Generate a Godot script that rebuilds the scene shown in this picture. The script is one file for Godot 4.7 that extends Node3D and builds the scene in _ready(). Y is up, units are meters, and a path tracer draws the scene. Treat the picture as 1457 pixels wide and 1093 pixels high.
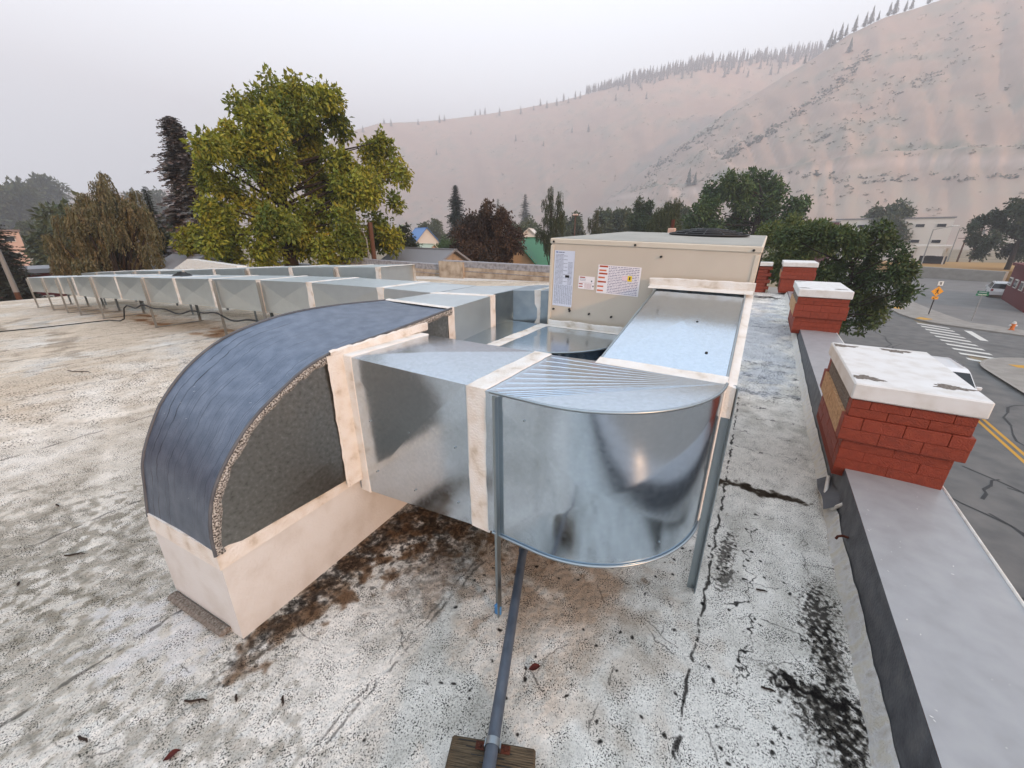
extends Node3D
# Rooftop ductwork under a smoky sky: y is up, metres; the camera stands at x = 0, z = 0 on the roof (y = 0), the street lies at y = -5.5.

const STREET := -5.5
const SUN_DIR := Vector3(2.4, 0.72, 1.0)
var taken := {}
var mats := {}
var rng := RandomNumberGenerator.new()
var noise := FastNoiseLite.new()
var shape_cache := {}


# ---------------------------------------------------------------- mesh builder
class Shape:
	var v := PackedVector3Array()
	var n := PackedVector3Array()
	var uv := PackedVector2Array()
	var uv2 := PackedVector2Array()
	var c := PackedColorArray()
	var use_color := false

	func tri(a: Vector3, b: Vector3, d: Vector3) -> void:   # counter-clockwise seen from outside
		var m := (b - a).cross(d - a).normalized()
		v.append_array([a, d, b]); n.append_array([m, m, m])

	func quad(a: Vector3, b: Vector3, d: Vector3, e: Vector3) -> void:
		var m := (d - a).cross(e - b).normalized()
		v.append_array([a, d, b, a, e, d]); n.append_array([m, m, m, m, m, m])

	func quadn(a: Vector3, b: Vector3, d: Vector3, e: Vector3, na: Vector3, nb: Vector3, nd: Vector3, ne: Vector3) -> void:
		v.append_array([a, d, b, a, e, d]); n.append_array([na, nd, nb, na, ne, nd])

	func hexa(p: Array) -> void:   # 0-3 bottom counter-clockwise from above, 4-7 top
		quad(p[4], p[5], p[6], p[7])
		quad(p[3], p[2], p[1], p[0])
		for i in 4:
			var j := (i + 1) % 4
			quad(p[i], p[j], p[j + 4], p[i + 4])

	func box(at: Vector3, size: Vector3, b := Basis()) -> void:   # at = centre
		var h := size / 2.0
		var p := []
		for y in [-1, 1]:
			for q in [[-1, 1], [1, 1], [1, -1], [-1, -1]]:
				p.append(at + b * Vector3(q[0] * h.x, y * h.y, q[1] * h.z))
		hexa(p)

	func soft_box(at: Vector3, size: Vector3, r: float, b := Basis()) -> void:   # chamfered
		var h := size / 2.0
		r = minf(r, minf(h.x, minf(h.y, h.z)) * 0.9)
		var i := h - Vector3(r, r, r)
		for ax in 3:
			var u := (ax + 1) % 3
			var w := (ax + 2) % 3
			for s in [-1.0, 1.0]:
				var q := []
				for k in [[-1, -1], [1, -1], [1, 1], [-1, 1]]:
					var p := Vector3.ZERO
					p[ax] = s * h[ax]; p[u] = k[0] * i[u]; p[w] = k[1] * i[w]
					q.append(at + b * p)
				if s > 0: quad(q[0], q[1], q[2], q[3])
				else: quad(q[3], q[2], q[1], q[0])
			for su in [-1.0, 1.0]:
				for sw in [-1.0, 1.0]:
					var q := []
					for k in [[-1, 0], [1, 0], [1, 1], [-1, 1]]:
						var p := Vector3.ZERO
						p[ax] = k[0] * i[ax]
						p[u] = su * (h[u] if k[1] == 0 else i[u]); p[w] = sw * (i[w] if k[1] == 0 else h[w])
						q.append(at + b * p)
					if su * sw > 0: quad(q[0], q[1], q[2], q[3])
					else: quad(q[3], q[2], q[1], q[0])
		for sx in [-1.0, 1.0]:
			for sy in [-1.0, 1.0]:
				for sz in [-1.0, 1.0]:
					var a := at + b * Vector3(sx * h.x, sy * i.y, sz * i.z)
					var d := at + b * Vector3(sx * i.x, sy * h.y, sz * i.z)
					var e := at + b * Vector3(sx * i.x, sy * i.y, sz * h.z)
					if sx * sy * sz > 0: tri(a, d, e)
					else: tri(a, e, d)

	func tube(pts: Array, radii, sides := 8, caps := true) -> void:
		var prev := []
		var side := Vector3.ZERO
		for k in pts.size():
			var t: Vector3 = ((pts[mini(k + 1, pts.size() - 1)] as Vector3) - (pts[maxi(k - 1, 0)] as Vector3)).normalized()
			if side == Vector3.ZERO:
				side = t.cross(Vector3.UP if absf(t.y) < 0.9 else Vector3.RIGHT).normalized()
			side = (side - t * side.dot(t)).normalized()
			var up := side.cross(t)
			var r: float = radii[k] if radii is Array else radii
			var ring := []
			for s in sides:
				var a := TAU * s / sides
				var d := side * cos(a) + up * sin(a)
				ring.append([pts[k] + d * r, d])
			if prev:
				for s in sides:
					var j := (s + 1) % sides
					quadn(prev[s][0], ring[s][0], ring[j][0], prev[j][0], prev[s][1], ring[s][1], ring[j][1], prev[j][1])
			if caps and (k == 0 or k == pts.size() - 1):
				for s in range(1, sides - 1):
					if k == 0: tri(ring[0][0], ring[s][0], ring[s + 1][0])
					else: tri(ring[0][0], ring[s + 1][0], ring[s][0])
			prev = ring

	func grid(f: Callable, nu: int, nv: int, flip := false) -> void:   # smooth sheet, f(u, v) with u, v in 0..1
		var p := []
		for i in nu + 1:
			for j in nv + 1:
				p.append((f as Callable).call(i / float(nu), j / float(nv)))
		var q := []
		var w := nv + 1
		for i in nu + 1:
			for j in w:
				var du: Vector3 = p[mini(i + 1, nu) * w + j] - p[maxi(i - 1, 0) * w + j]
				var dv: Vector3 = p[i * w + mini(j + 1, nv)] - p[i * w + maxi(j - 1, 0)]
				q.append((dv.cross(du) if flip else du.cross(dv)).normalized())
		for i in nu:
			for j in nv:
				var a := i * w + j
				if flip: quadn(p[a], p[a + 1], p[a + w + 1], p[a + w], q[a], q[a + 1], q[a + w + 1], q[a + w])
				else: quadn(p[a], p[a + w], p[a + w + 1], p[a + 1], q[a], q[a + w], q[a + w + 1], q[a + 1])

	func cross_quad(a: Vector3, b: Vector3, d: Vector3, e: Vector3, bulge: float) -> void:   # sheet with pressed diagonal creases
		var m := (a + b + d + e) / 4.0 + (d - a).cross(e - b).normalized() * bulge
		tri(a, b, m); tri(b, d, m); tri(d, e, m); tri(e, a, m)

	func fan(pts: Array, m: Vector3) -> void:
		for k in pts.size():
			tri(m, pts[k], pts[(k + 1) % pts.size()])

	func slab(poly: PackedVector2Array, y0: float, y1: float) -> void:   # plan polygon (x, z) with thickness
		if Geometry2D.is_polygon_clockwise(poly):
			poly.reverse()
		var t := Geometry2D.triangulate_polygon(poly)
		for k in range(0, t.size(), 3):
			var p := []
			for m in 3: p.append(Vector3(poly[t[k + m]].x, y1, poly[t[k + m]].y))
			if (p[1] - p[0]).cross(p[2] - p[0]).y < 0: p.reverse()
			tri(p[0], p[1], p[2])
		if y1 > y0:
			var area := 0.0
			for k in poly.size():
				area += poly[k].cross(poly[(k + 1) % poly.size()])
			for k in poly.size():
				var a := poly[k]
				var b := poly[(k + 1) % poly.size()]
				var q := [Vector3(a.x, y0, a.y), Vector3(b.x, y0, b.y), Vector3(b.x, y1, b.y), Vector3(a.x, y1, a.y)]
				if area > 0: q.reverse()
				quad(q[0], q[1], q[2], q[3])

	func uv_fill() -> void:   # box mapping in metres, for textures by UV
		for k in range(uv.size(), v.size()):
			var m := n[k].abs()
			uv.append(Vector2(v[k].x, v[k].z) if m.y > m.x and m.y > m.z else Vector2(v[k].z, -v[k].y) if m.x > m.z else Vector2(v[k].x, -v[k].y))

	func mesh() -> ArrayMesh:
		var m := ArrayMesh.new()
		add_to(m)
		return m

	func add_to(m: ArrayMesh) -> void:
		var a := []
		a.resize(Mesh.ARRAY_MAX)
		uv_fill()
		a[Mesh.ARRAY_VERTEX] = v; a[Mesh.ARRAY_NORMAL] = n; a[Mesh.ARRAY_TEX_UV] = uv
		if uv2.size() == v.size(): a[Mesh.ARRAY_TEX_UV2] = uv2
		if use_color: a[Mesh.ARRAY_COLOR] = c
		m.add_surface_from_arrays(Mesh.PRIMITIVE_TRIANGLES, a)

	func paint(col: Color) -> void:   # colour of everything added since the last call
		use_color = true
		for k in range(c.size(), v.size()): c.append(col)


# ---------------------------------------------------------------- naming and placing
func numbered(called: String) -> String:
	var k: int = taken.get(called, 0)
	taken[called] = k + 1
	return called if k == 0 else "%s_%03d" % [called, k]

func tag(o: Node3D, label: String, category: String, group := "") -> Node3D:
	o.set_meta("label", label); o.set_meta("category", category)
	if group: o.set_meta("group", group)
	return o

func thing(called: String, label: String, category: String, at := Vector3.ZERO, turn := 0.0, group := "") -> Node3D:
	var o := Node3D.new()
	o.name = numbered(called)
	add_child(o)
	o.position = at; o.rotation.y = turn
	return tag(o, label, category, group)

func part(called: String, s, m: Material, parent: Node3D, at := Vector3.ZERO, basis := Basis()) -> MeshInstance3D:
	var o := MeshInstance3D.new()
	o.mesh = s if s is Mesh else (s as Shape).mesh()
	o.material_override = m
	o.name = called
	if parent != self:
		var used: Dictionary = parent.get_meta("used_names", {})
		var k: int = used.get(called, 0)
		used[called] = k + 1
		parent.set_meta("used_names", used)
		if k: o.name = "%s_%03d" % [called, k]
	else:
		o.name = numbered(called)
	parent.add_child(o, true)
	o.transform = Transform3D(basis, at)
	return o

func struct(called: String, s, m: Material, parent: Node3D = null) -> MeshInstance3D:
	var o := part(called, s, m, parent if parent else self)
	if parent == null: o.set_meta("kind", "structure")
	return o

func copies(called: String, mesh: Mesh, m: Material, where: Array, colors: Array, parent: Node3D) -> MultiMeshInstance3D:
	var mm := MultiMesh.new()
	mm.transform_format = MultiMesh.TRANSFORM_3D
	mm.use_colors = true
	mm.mesh = mesh
	mm.instance_count = where.size()
	for k in where.size():
		mm.set_instance_transform(k, where[k]); mm.set_instance_color(k, colors[k])
	var o := MultiMeshInstance3D.new()
	o.multimesh = mm
	o.material_override = m
	o.name = called
	if parent == self: o.name = numbered(called)
	parent.add_child(o, true)
	o.set_meta("kind", "stuff")
	return o

func dup(o: Node3D, called: String, at: Vector3, turn: float, label: String) -> Node3D:
	var r: Node3D = o.duplicate()
	r.name = numbered(called)
	add_child(r)
	r.position = at; r.rotation.y = turn
	r.set_meta("label", label)
	return r


# ---------------------------------------------------------------- materials
func noise_tex(freq: float, kind := FastNoiseLite.TYPE_SIMPLEX_SMOOTH, octaves := 4, ramp: Array = [], size := 512, seed_ := 1, normal := 0.0) -> NoiseTexture2D:
	var f := FastNoiseLite.new()
	f.noise_type = kind; f.frequency = freq; f.seed = seed_
	f.fractal_octaves = octaves
	if octaves <= 1: f.fractal_type = FastNoiseLite.FRACTAL_NONE
	if kind == FastNoiseLite.TYPE_CELLULAR: f.cellular_return_type = FastNoiseLite.RETURN_CELL_VALUE
	var t := NoiseTexture2D.new()
	t.width = size; t.height = size; t.seamless = true; t.noise = f
	if normal > 0.0:
		t.as_normal_map = true; t.bump_strength = normal
	elif ramp:
		var g := Gradient.new()
		g.offsets = PackedFloat32Array(range(ramp.size()).map(func(i): return i / float(ramp.size() - 1)))
		g.colors = PackedColorArray(ramp)
		t.color_ramp = g
	return t

func mat(called: String, col: Color, rough := 0.8, metal := 0.0) -> StandardMaterial3D:
	if mats.has(called): return mats[called]
	var m := StandardMaterial3D.new()
	m.resource_name = called
	m.albedo_color = col; m.roughness = rough; m.metallic = metal
	mats[called] = m
	return m

func world_mat(called: String, tex: Texture2D, scale: float, rough := 0.8, metal := 0.0, bump: Texture2D = null, depth := 0.3, tint := Color.WHITE) -> StandardMaterial3D:
	var m := mat(called, tint, rough, metal)
	m.albedo_texture = tex
	m.uv1_triplanar = true; m.uv1_world_triplanar = true
	m.uv1_scale = Vector3.ONE * scale
	if bump:
		m.heightmap_enabled = true; m.heightmap_texture = bump; m.heightmap_scale = depth
	return m

func g(v: float, r := 0.0, b := 0.0) -> Color:
	return Color(v + r, v, v + b)

func make_materials() -> void:
	var fine := noise_tex(0.02, FastNoiseLite.TYPE_SIMPLEX_SMOOTH, 5, [], 512, 5)
	var grit := noise_tex(0.12, FastNoiseLite.TYPE_SIMPLEX_SMOOTH, 3, [], 512, 6)
	# galvanised sheet, new, weathered and shade-tinted
	var m := world_mat("galvanised", noise_tex(0.05, FastNoiseLite.TYPE_CELLULAR, 1, [Color(0.745, 0.80, 0.85), Color(0.76, 0.815, 0.865), Color(0.775, 0.83, 0.88)], 512, 3), 3.0, 0.2, 1.0)
	m.normal_enabled = true; m.normal_texture = noise_tex(0.006, FastNoiseLite.TYPE_SIMPLEX_SMOOTH, 2, [], 512, 9, 6.0); m.normal_scale = 0.025
	m.roughness_texture = noise_tex(0.045, FastNoiseLite.TYPE_CELLULAR, 1, [g(0.72), g(1.0)], 512, 12)
	m.roughness = 0.19
	m = world_mat("galvanised_dull", noise_tex(0.03, FastNoiseLite.TYPE_SIMPLEX_SMOOTH, 4, [Color(0.75, 0.785, 0.795), Color(0.765, 0.80, 0.81), Color(0.78, 0.815, 0.82)], 512, 4), 0.5, 0.38, 0.85)
	m = world_mat("duct_painted_shade", noise_tex(0.03, FastNoiseLite.TYPE_SIMPLEX_SMOOTH, 4, [Color(0.52, 0.58, 0.62), Color(0.62, 0.67, 0.70)], 256, 14), 0.8, 0.4, 1.0)  # darker bluish copy of the sheet, shade and reflection painted into its colour
	world_mat("hood_side", noise_tex(0.06, FastNoiseLite.TYPE_SIMPLEX_SMOOTH, 5, [Color(0.44, 0.44, 0.43), Color(0.54, 0.54, 0.525), Color(0.57, 0.57, 0.555), Color(0.66, 0.66, 0.645)], 512, 8), 1.2, 0.36, 0.95, null, 0.0)
	# sealant, paint, masonry
	world_mat("sealant", noise_tex(0.012, FastNoiseLite.TYPE_SIMPLEX_SMOOTH, 5, [Color(0.70, 0.65, 0.58), Color(0.84, 0.81, 0.77), Color(0.87, 0.855, 0.83), Color(0.88, 0.87, 0.855)], 512, 11), 1.2, 0.75, 0.0, grit, 0.25)
	world_mat("crusty_seam", noise_tex(0.08, FastNoiseLite.TYPE_SIMPLEX_SMOOTH, 3, [Color(0.07, 0.06, 0.05), Color(0.16, 0.14, 0.12), Color(0.62, 0.60, 0.57), Color(0.84, 0.83, 0.81), Color(0.86, 0.85, 0.84)], 512, 13), 2.2, 0.9, 0.0, grit, 0.8)
	world_mat("curb_paint", noise_tex(0.01, FastNoiseLite.TYPE_SIMPLEX_SMOOTH, 5, [Color(0.78, 0.765, 0.745), Color(0.825, 0.82, 0.81), Color(0.84, 0.84, 0.835)], 512, 15), 0.9, 0.7, 0.0, grit, 0.12)
	world_mat("brick_paint", noise_tex(0.02, FastNoiseLite.TYPE_SIMPLEX_SMOOTH, 5, [Color(0.48, 0.185, 0.105), Color(0.52, 0.20, 0.115), Color(0.555, 0.235, 0.14)], 512, 17), 1.6, 0.62, 0.0, grit, 0.35)
	world_mat("brick_paint_dark", noise_tex(0.02, FastNoiseLite.TYPE_SIMPLEX_SMOOTH, 5, [Color(0.455, 0.175, 0.10), Color(0.505, 0.195, 0.11), Color(0.545, 0.23, 0.135)], 512, 18), 1.6, 0.62, 0.0, grit, 0.35)
	world_mat("brick_tan", noise_tex(0.03, FastNoiseLite.TYPE_SIMPLEX_SMOOTH, 5, [Color(0.60, 0.47, 0.34), Color(0.74, 0.59, 0.44), Color(0.80, 0.67, 0.52)], 512, 19), 1.6, 0.85, 0.0, grit, 0.4)
	world_mat("mortar", noise_tex(0.05, FastNoiseLite.TYPE_SIMPLEX_SMOOTH, 4, [Color(0.43, 0.16, 0.085), Color(0.51, 0.195, 0.11)], 256, 20), 1.6, 0.95, 0.0, grit, 0.5)
	world_mat("pillar_cap", noise_tex(0.012, FastNoiseLite.TYPE_SIMPLEX_SMOOTH, 5, [Color(0.78, 0.765, 0.74), Color(0.83, 0.825, 0.815), Color(0.85, 0.85, 0.845)], 512, 21), 1.0, 0.7, 0.0, grit, 0.02)
	world_mat("cap_wear", noise_tex(0.06, FastNoiseLite.TYPE_SIMPLEX_SMOOTH, 4, [Color(0.30, 0.26, 0.22), Color(0.46, 0.43, 0.40), Color(0.62, 0.60, 0.57)], 512, 22), 2.0, 0.9, 0.0, grit, 0.5)
	world_mat("coping", noise_tex(0.014, FastNoiseLite.TYPE_SIMPLEX_SMOOTH, 6, [Color(0.56, 0.56, 0.56), Color(0.59, 0.59, 0.595), Color(0.615, 0.615, 0.615)], 512, 23), 0.9, 0.34, 0.0, grit, 0.02)
	world_mat("flashing", noise_tex(0.016, FastNoiseLite.TYPE_SIMPLEX_SMOOTH, 5, [Color(0.24, 0.25, 0.27), Color(0.33, 0.34, 0.36), Color(0.42, 0.42, 0.42)], 512, 24), 0.9, 0.6, 0.0, grit, 0.2)
	world_mat("membrane", noise_tex(0.012, FastNoiseLite.TYPE_SIMPLEX_SMOOTH, 5, [Color(0.56, 0.50, 0.40), Color(0.76, 0.75, 0.73), Color(0.83, 0.83, 0.825), Color(0.80, 0.78, 0.72), Color(0.86, 0.86, 0.85)], 512, 25), 1.6, 0.85, 0.0, grit, 0.4)
	world_mat("old_wall", noise_tex(0.01, FastNoiseLite.TYPE_SIMPLEX_SMOOTH, 5, [Color(0.50, 0.44, 0.37), Color(0.66, 0.60, 0.53), Color(0.74, 0.69, 0.62)], 512, 26), 0.5, 0.9, 0.0, grit, 0.4)
	world_mat("old_flashing", noise_tex(0.02, FastNoiseLite.TYPE_SIMPLEX_SMOOTH, 5, [Color(0.42, 0.40, 0.40), Color(0.56, 0.56, 0.58), Color(0.64, 0.63, 0.63)], 512, 27), 0.6, 0.6, 0.0, grit, 0.1)
	world_mat("unit_paint", noise_tex(0.006, FastNoiseLite.TYPE_SIMPLEX_SMOOTH, 4, [Color(0.755, 0.71, 0.645), Color(0.77, 0.725, 0.66), Color(0.785, 0.74, 0.675)], 512, 28), 0.8, 0.5, 0.0)
	mat("unit_trim", Color(0.80, 0.76, 0.69), 0.5)
	mat("screw", Color(0.10, 0.09, 0.08), 0.5)
	mat("black_plastic", Color(0.06, 0.06, 0.065), 0.6)
	mat("steel", Color(0.55, 0.57, 0.57), 0.5, 0.7)
	mat("leg_steel", Color(0.62, 0.66, 0.68), 0.35, 1.0)
	mat("blue_tape", Color(0.30, 0.52, 0.72), 0.7)
	world_mat("conduit", noise_tex(0.03, FastNoiseLite.TYPE_SIMPLEX_SMOOTH, 4, [Color(0.22, 0.25, 0.29), Color(0.28, 0.32, 0.37), Color(0.35, 0.38, 0.42)], 256, 29), 1.2, 0.45, 0.0)
	world_mat("rust", noise_tex(0.05, FastNoiseLite.TYPE_SIMPLEX_SMOOTH, 4, [Color(0.20, 0.09, 0.05), Color(0.40, 0.18, 0.09)], 256, 30), 3.0, 0.9, 0.0, grit, 0.3)
	mat("strap", Color(0.55, 0.58, 0.6), 0.4, 0.9)
	mat("cable", Color(0.05, 0.05, 0.05), 0.6)
	mat("litter", Color(0.16, 0.11, 0.07), 0.9)
	mat("leaf_litter", Color(0.30, 0.09, 0.06), 0.9)
	mat("pole_wood", Color(0.36, 0.24, 0.17), 0.9)
	mat("pole_grey", Color(0.55, 0.55, 0.54), 0.7)
	# street
	world_mat("asphalt", noise_tex(0.01, FastNoiseLite.TYPE_SIMPLEX_SMOOTH, 6, [Color(0.33, 0.33, 0.325), Color(0.39, 0.385, 0.375), Color(0.44, 0.43, 0.415)], 1024, 31), 0.08, 0.9, 0.0)
	world_mat("asphalt_old", noise_tex(0.012, FastNoiseLite.TYPE_SIMPLEX_SMOOTH, 6, [Color(0.40, 0.39, 0.38), Color(0.47, 0.46, 0.445)], 512, 32), 0.06, 0.9, 0.0)
	world_mat("pavement", noise_tex(0.012, FastNoiseLite.TYPE_SIMPLEX_SMOOTH, 6, [Color(0.50, 0.48, 0.45), Color(0.60, 0.58, 0.55)], 512, 33), 0.15, 0.9, 0.0)
	mat("kerb", Color(0.58, 0.56, 0.53), 0.9)
	mat("paint_white", Color(0.80, 0.79, 0.76), 0.8)
	mat("paint_yellow", Color(0.74, 0.55, 0.16), 0.8)
	mat("tar", Color(0.10, 0.10, 0.10), 0.6)
	world_mat("dry_ground", noise_tex(0.01, FastNoiseLite.TYPE_SIMPLEX_SMOOTH, 6, [Color(0.36, 0.33, 0.24), Color(0.50, 0.44, 0.34), Color(0.56, 0.50, 0.40)], 512, 34), 0.02, 0.95, 0.0)
	mat("sign_yellow", Color(0.90, 0.60, 0.05), 0.5)
	mat("sign_white", Color(0.85, 0.85, 0.83), 0.5)
	mat("sign_green", Color(0.02, 0.42, 0.27), 0.5)
	mat("sign_black", Color(0.03, 0.03, 0.03), 0.6)
	mat("white_wall", Color(0.82, 0.80, 0.77), 0.8)
	mat("pink_wall", Color(0.78, 0.66, 0.60), 0.8)
	mat("tan_siding", Color(0.68, 0.56, 0.42), 0.8)
	mat("maroon_wall", Color(0.36, 0.10, 0.10), 0.8)
	mat("grey_roof", Color(0.50, 0.50, 0.51), 0.7)
	mat("green_roof", Color(0.10, 0.40, 0.26), 0.55)
	mat("blue_roof", Color(0.30, 0.47, 0.68), 0.55)
	mat("pale_roof", Color(0.66, 0.70, 0.62), 0.7)
	mat("shingle_roof", Color(0.52, 0.45, 0.42), 0.9)
	mat("window_dark", Color(0.07, 0.08, 0.09), 0.15)
	mat("window_frame", Color(0.80, 0.79, 0.76), 0.6)
	mat("car_paint", Color(0.86, 0.86, 0.86), 0.25).clearcoat_enabled = true
	mat("tyre", Color(0.04, 0.04, 0.04), 0.9)
	mat("chrome", Color(0.7, 0.7, 0.72), 0.2, 1.0)
	mat("lamp_red", Color(0.55, 0.05, 0.04), 0.3)
	mat("hydrant_yellow", Color(0.80, 0.42, 0.12), 0.5)
	mat("blue_plastic", Color(0.06, 0.13, 0.20), 0.6)
	world_mat("weathered_wood", noise_tex(0.03, FastNoiseLite.TYPE_SIMPLEX_SMOOTH, 5, [Color(0.16, 0.13, 0.09), Color(0.33, 0.28, 0.21), Color(0.44, 0.38, 0.30)], 512, 35), 1.0, 0.95, 0.0, noise_tex(0.05, FastNoiseLite.TYPE_SIMPLEX_SMOOTH, 4, [], 256, 36), 0.5)
	world_mat("bark", noise_tex(0.03, FastNoiseLite.TYPE_SIMPLEX_SMOOTH, 5, [Color(0.11, 0.09, 0.07), Color(0.24, 0.19, 0.15)], 256, 37), 0.8, 0.95, 0.0, fine, 2.0)
	for k in ["leaf", "needle", "hill_tree"]:
		m = mat(k, Color.WHITE, 0.65 if k == "leaf" else 0.85)
		m.vertex_color_use_as_albedo = true
		m.cull_mode = BaseMaterial3D.CULL_DISABLED
		if k == "leaf":
			m.backlight_enabled = true; m.backlight = Color(0.5, 0.52, 0.3)
	m = mat("hillside", Color.WHITE, 0.95)
	m.vertex_color_use_as_albedo = true

func wood_material() -> void:
	var m: StandardMaterial3D = mats["weathered_wood"]
	m.uv1_world_triplanar = false
	m.uv1_scale = Vector3(0.6, 14.0, 14.0)


# ---------------------------------------------------------------- the roof
func lerp_table(t: Array, x: float) -> float:
	if x >= t[0][0]: return t[0][1]
	for k in range(1, t.size()):
		if x >= t[k][0]:
			var f := smoothstep(0.0, 1.0, (x - t[k][0]) / (t[k - 1][0] - t[k][0]))
			return lerpf(t[k][1], t[k - 1][1], lerpf(f, (x - t[k][0]) / (t[k - 1][0] - t[k][0]), 0.5))
	return t[-1][1]

func roof_y(x: float, z: float) -> float:
	var near := lerp_table([[-2.3, 0.0], [-5.6, 0.39], [-8.6, 0.23], [-11.3, 0.1], [-14.0, -0.04], [-17.0, -0.17], [-21.0, -0.32]], x)
	var far := lerp_table([[0.6, 0.2], [-5.9, 0.24], [-10.8, 0.08], [-17.0, -0.17], [-21.0, -0.32]], x)
	return lerpf(near, far, smoothstep(-4.0, -12.0, z))

func mix_px(d: PackedByteArray, i: int, col: Color, a: float) -> void:
	d[i] = int(lerpf(d[i], col.r * 255.0, a)); d[i + 1] = int(lerpf(d[i + 1], col.g * 255.0, a)); d[i + 2] = int(lerpf(d[i + 2], col.b * 255.0, a))

class RoofMap:
	var d := PackedByteArray()
	var size := 0
	var x0 := 0.0
	var z0 := 0.0
	var w := 1.0   # metres across
	var h := 1.0

func base_roof(r: RoofMap) -> void:
	r.d.resize(r.size * r.size * 3)
	var lo := FastNoiseLite.new(); lo.seed = 3; lo.frequency = 0.55; lo.fractal_octaves = 4
	var mid := FastNoiseLite.new(); mid.seed = 8; mid.frequency = 3.2; mid.fractal_octaves = 4
	var hi := FastNoiseLite.new(); hi.seed = 21; hi.frequency = 95.0; hi.fractal_octaves = 2
	var k := 0
	for j in r.size:
		var z := r.z0 + r.h * j / r.size
		for i in r.size:
			var x := r.x0 + r.w * i / r.size
			var a := lo.get_noise_2d(x, z) * 1.6
			var b := mid.get_noise_2d(x * 1.5, z) * 1.5
			var e := hi.get_noise_2d(x, z)
			# whiter by the parapet, greyer and browner to the left, tan far off
			var side := clampf((x + 1.6) * 0.42, 0.0, 1.0)
			var far := clampf((-x - 3.0) * 0.3, 0.0, 1.0)
			var dirt := clampf(0.27 - side * 0.30 - far * 0.26 + a * 0.26 + b * 0.20, 0.0, 1.0)
			var cr := lerpf(0.925, 0.60, dirt)
			var cg := lerpf(0.912, 0.585, dirt)
			var cb := lerpf(0.885, 0.535, dirt)
			var tan_ := clampf(far * (0.75 + a * 0.5 + b * 0.25), 0.0, 0.8)
			cr = lerpf(cr, 0.82, tan_); cg = lerpf(cg, 0.745, tan_); cb = lerpf(cb, 0.655, tan_)
			var speck := smoothstep(0.16, 0.5, e + b * 0.20 + dirt * 0.22 - 0.06)
			var s := 1.0 - speck * (0.25 - far * 0.18) + e * 0.10 * (1.0 - far)
			r.d[k] = int(clampf(cr * s, 0.0, 1.0) * 255.0); r.d[k + 1] = int(clampf(cg * s, 0.0, 1.0) * 255.0); r.d[k + 2] = int(clampf(cb * s, 0.0, 1.0) * 255.0)
			k += 3

func blot(r: RoofMap, x: float, z: float, rx: float, rz: float, turn: float, col: Color, strength: float, rough := 0.7, freq := 9.0) -> void:
	var reach := maxf(rx, rz) * 1.5
	noise.frequency = freq
	for j in range(maxi(0, int((z - reach - r.z0) / r.h * r.size)), mini(r.size, int((z + reach - r.z0) / r.h * r.size))):
		for i in range(maxi(0, int((x - reach - r.x0) / r.w * r.size)), mini(r.size, int((x + reach - r.x0) / r.w * r.size))):
			var px := r.x0 + r.w * i / r.size
			var pz := r.z0 + r.h * j / r.size
			var q := Vector2(px - x, pz - z).rotated(turn)
			var t := sqrt(q.x * q.x / (rx * rx) + q.y * q.y / (rz * rz))
			if t > 1.5: continue
			t += noise.get_noise_2d(px, pz) * rough * 1.4
			var a := smoothstep(1.0, 0.35, t) * strength
			if a > 0.01: mix_px(r.d, (j * r.size + i) * 3, col, a)

func stroke(r: RoofMap, pts: Array, width: float, col: Color, strength: float, wander := 0.02, gaps := 0.3) -> void:
	noise.frequency = 5.0
	for k in pts.size() - 1:
		var a: Vector2 = pts[k]
		var b: Vector2 = pts[k + 1]
		var reach := width * 2.0 + wander * 2.0
		for j in range(maxi(0, int((minf(a.y, b.y) - reach - r.z0) / r.h * r.size)), mini(r.size, int((maxf(a.y, b.y) + reach - r.z0) / r.h * r.size))):
			for i in range(maxi(0, int((minf(a.x, b.x) - reach - r.x0) / r.w * r.size)), mini(r.size, int((maxf(a.x, b.x) + reach - r.x0) / r.w * r.size))):
				var p := Vector2(r.x0 + r.w * i / r.size, r.z0 + r.h * j / r.size)
				var q := p + Vector2(noise.get_noise_2d(p.x * 2.0 + 40.0, p.y * 2.0), noise.get_noise_2d(p.x * 2.0, p.y * 2.0 + 70.0)) * wander * 2.0
				var d := q.distance_to(Geometry2D.get_closest_point_to_segment(q, a, b))
				var n := noise.get_noise_2d(p.x * 1.3 + 9.0, p.y * 1.3)
				var s := smoothstep(width, width * 0.25, d - n * width * 0.6) * strength * smoothstep(-gaps - 0.2, 0.2 - gaps, n + noise.get_noise_2d(p.x * 6.0, p.y * 6.0) * 0.5)
				if s > 0.01: mix_px(r.d, (j * r.size + i) * 3, col, s)

func roof_texture(r: RoofMap) -> ImageTexture:
	return ImageTexture.create_from_image(Image.create_from_data(r.size, r.size, false, Image.FORMAT_RGB8, r.d))

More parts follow.
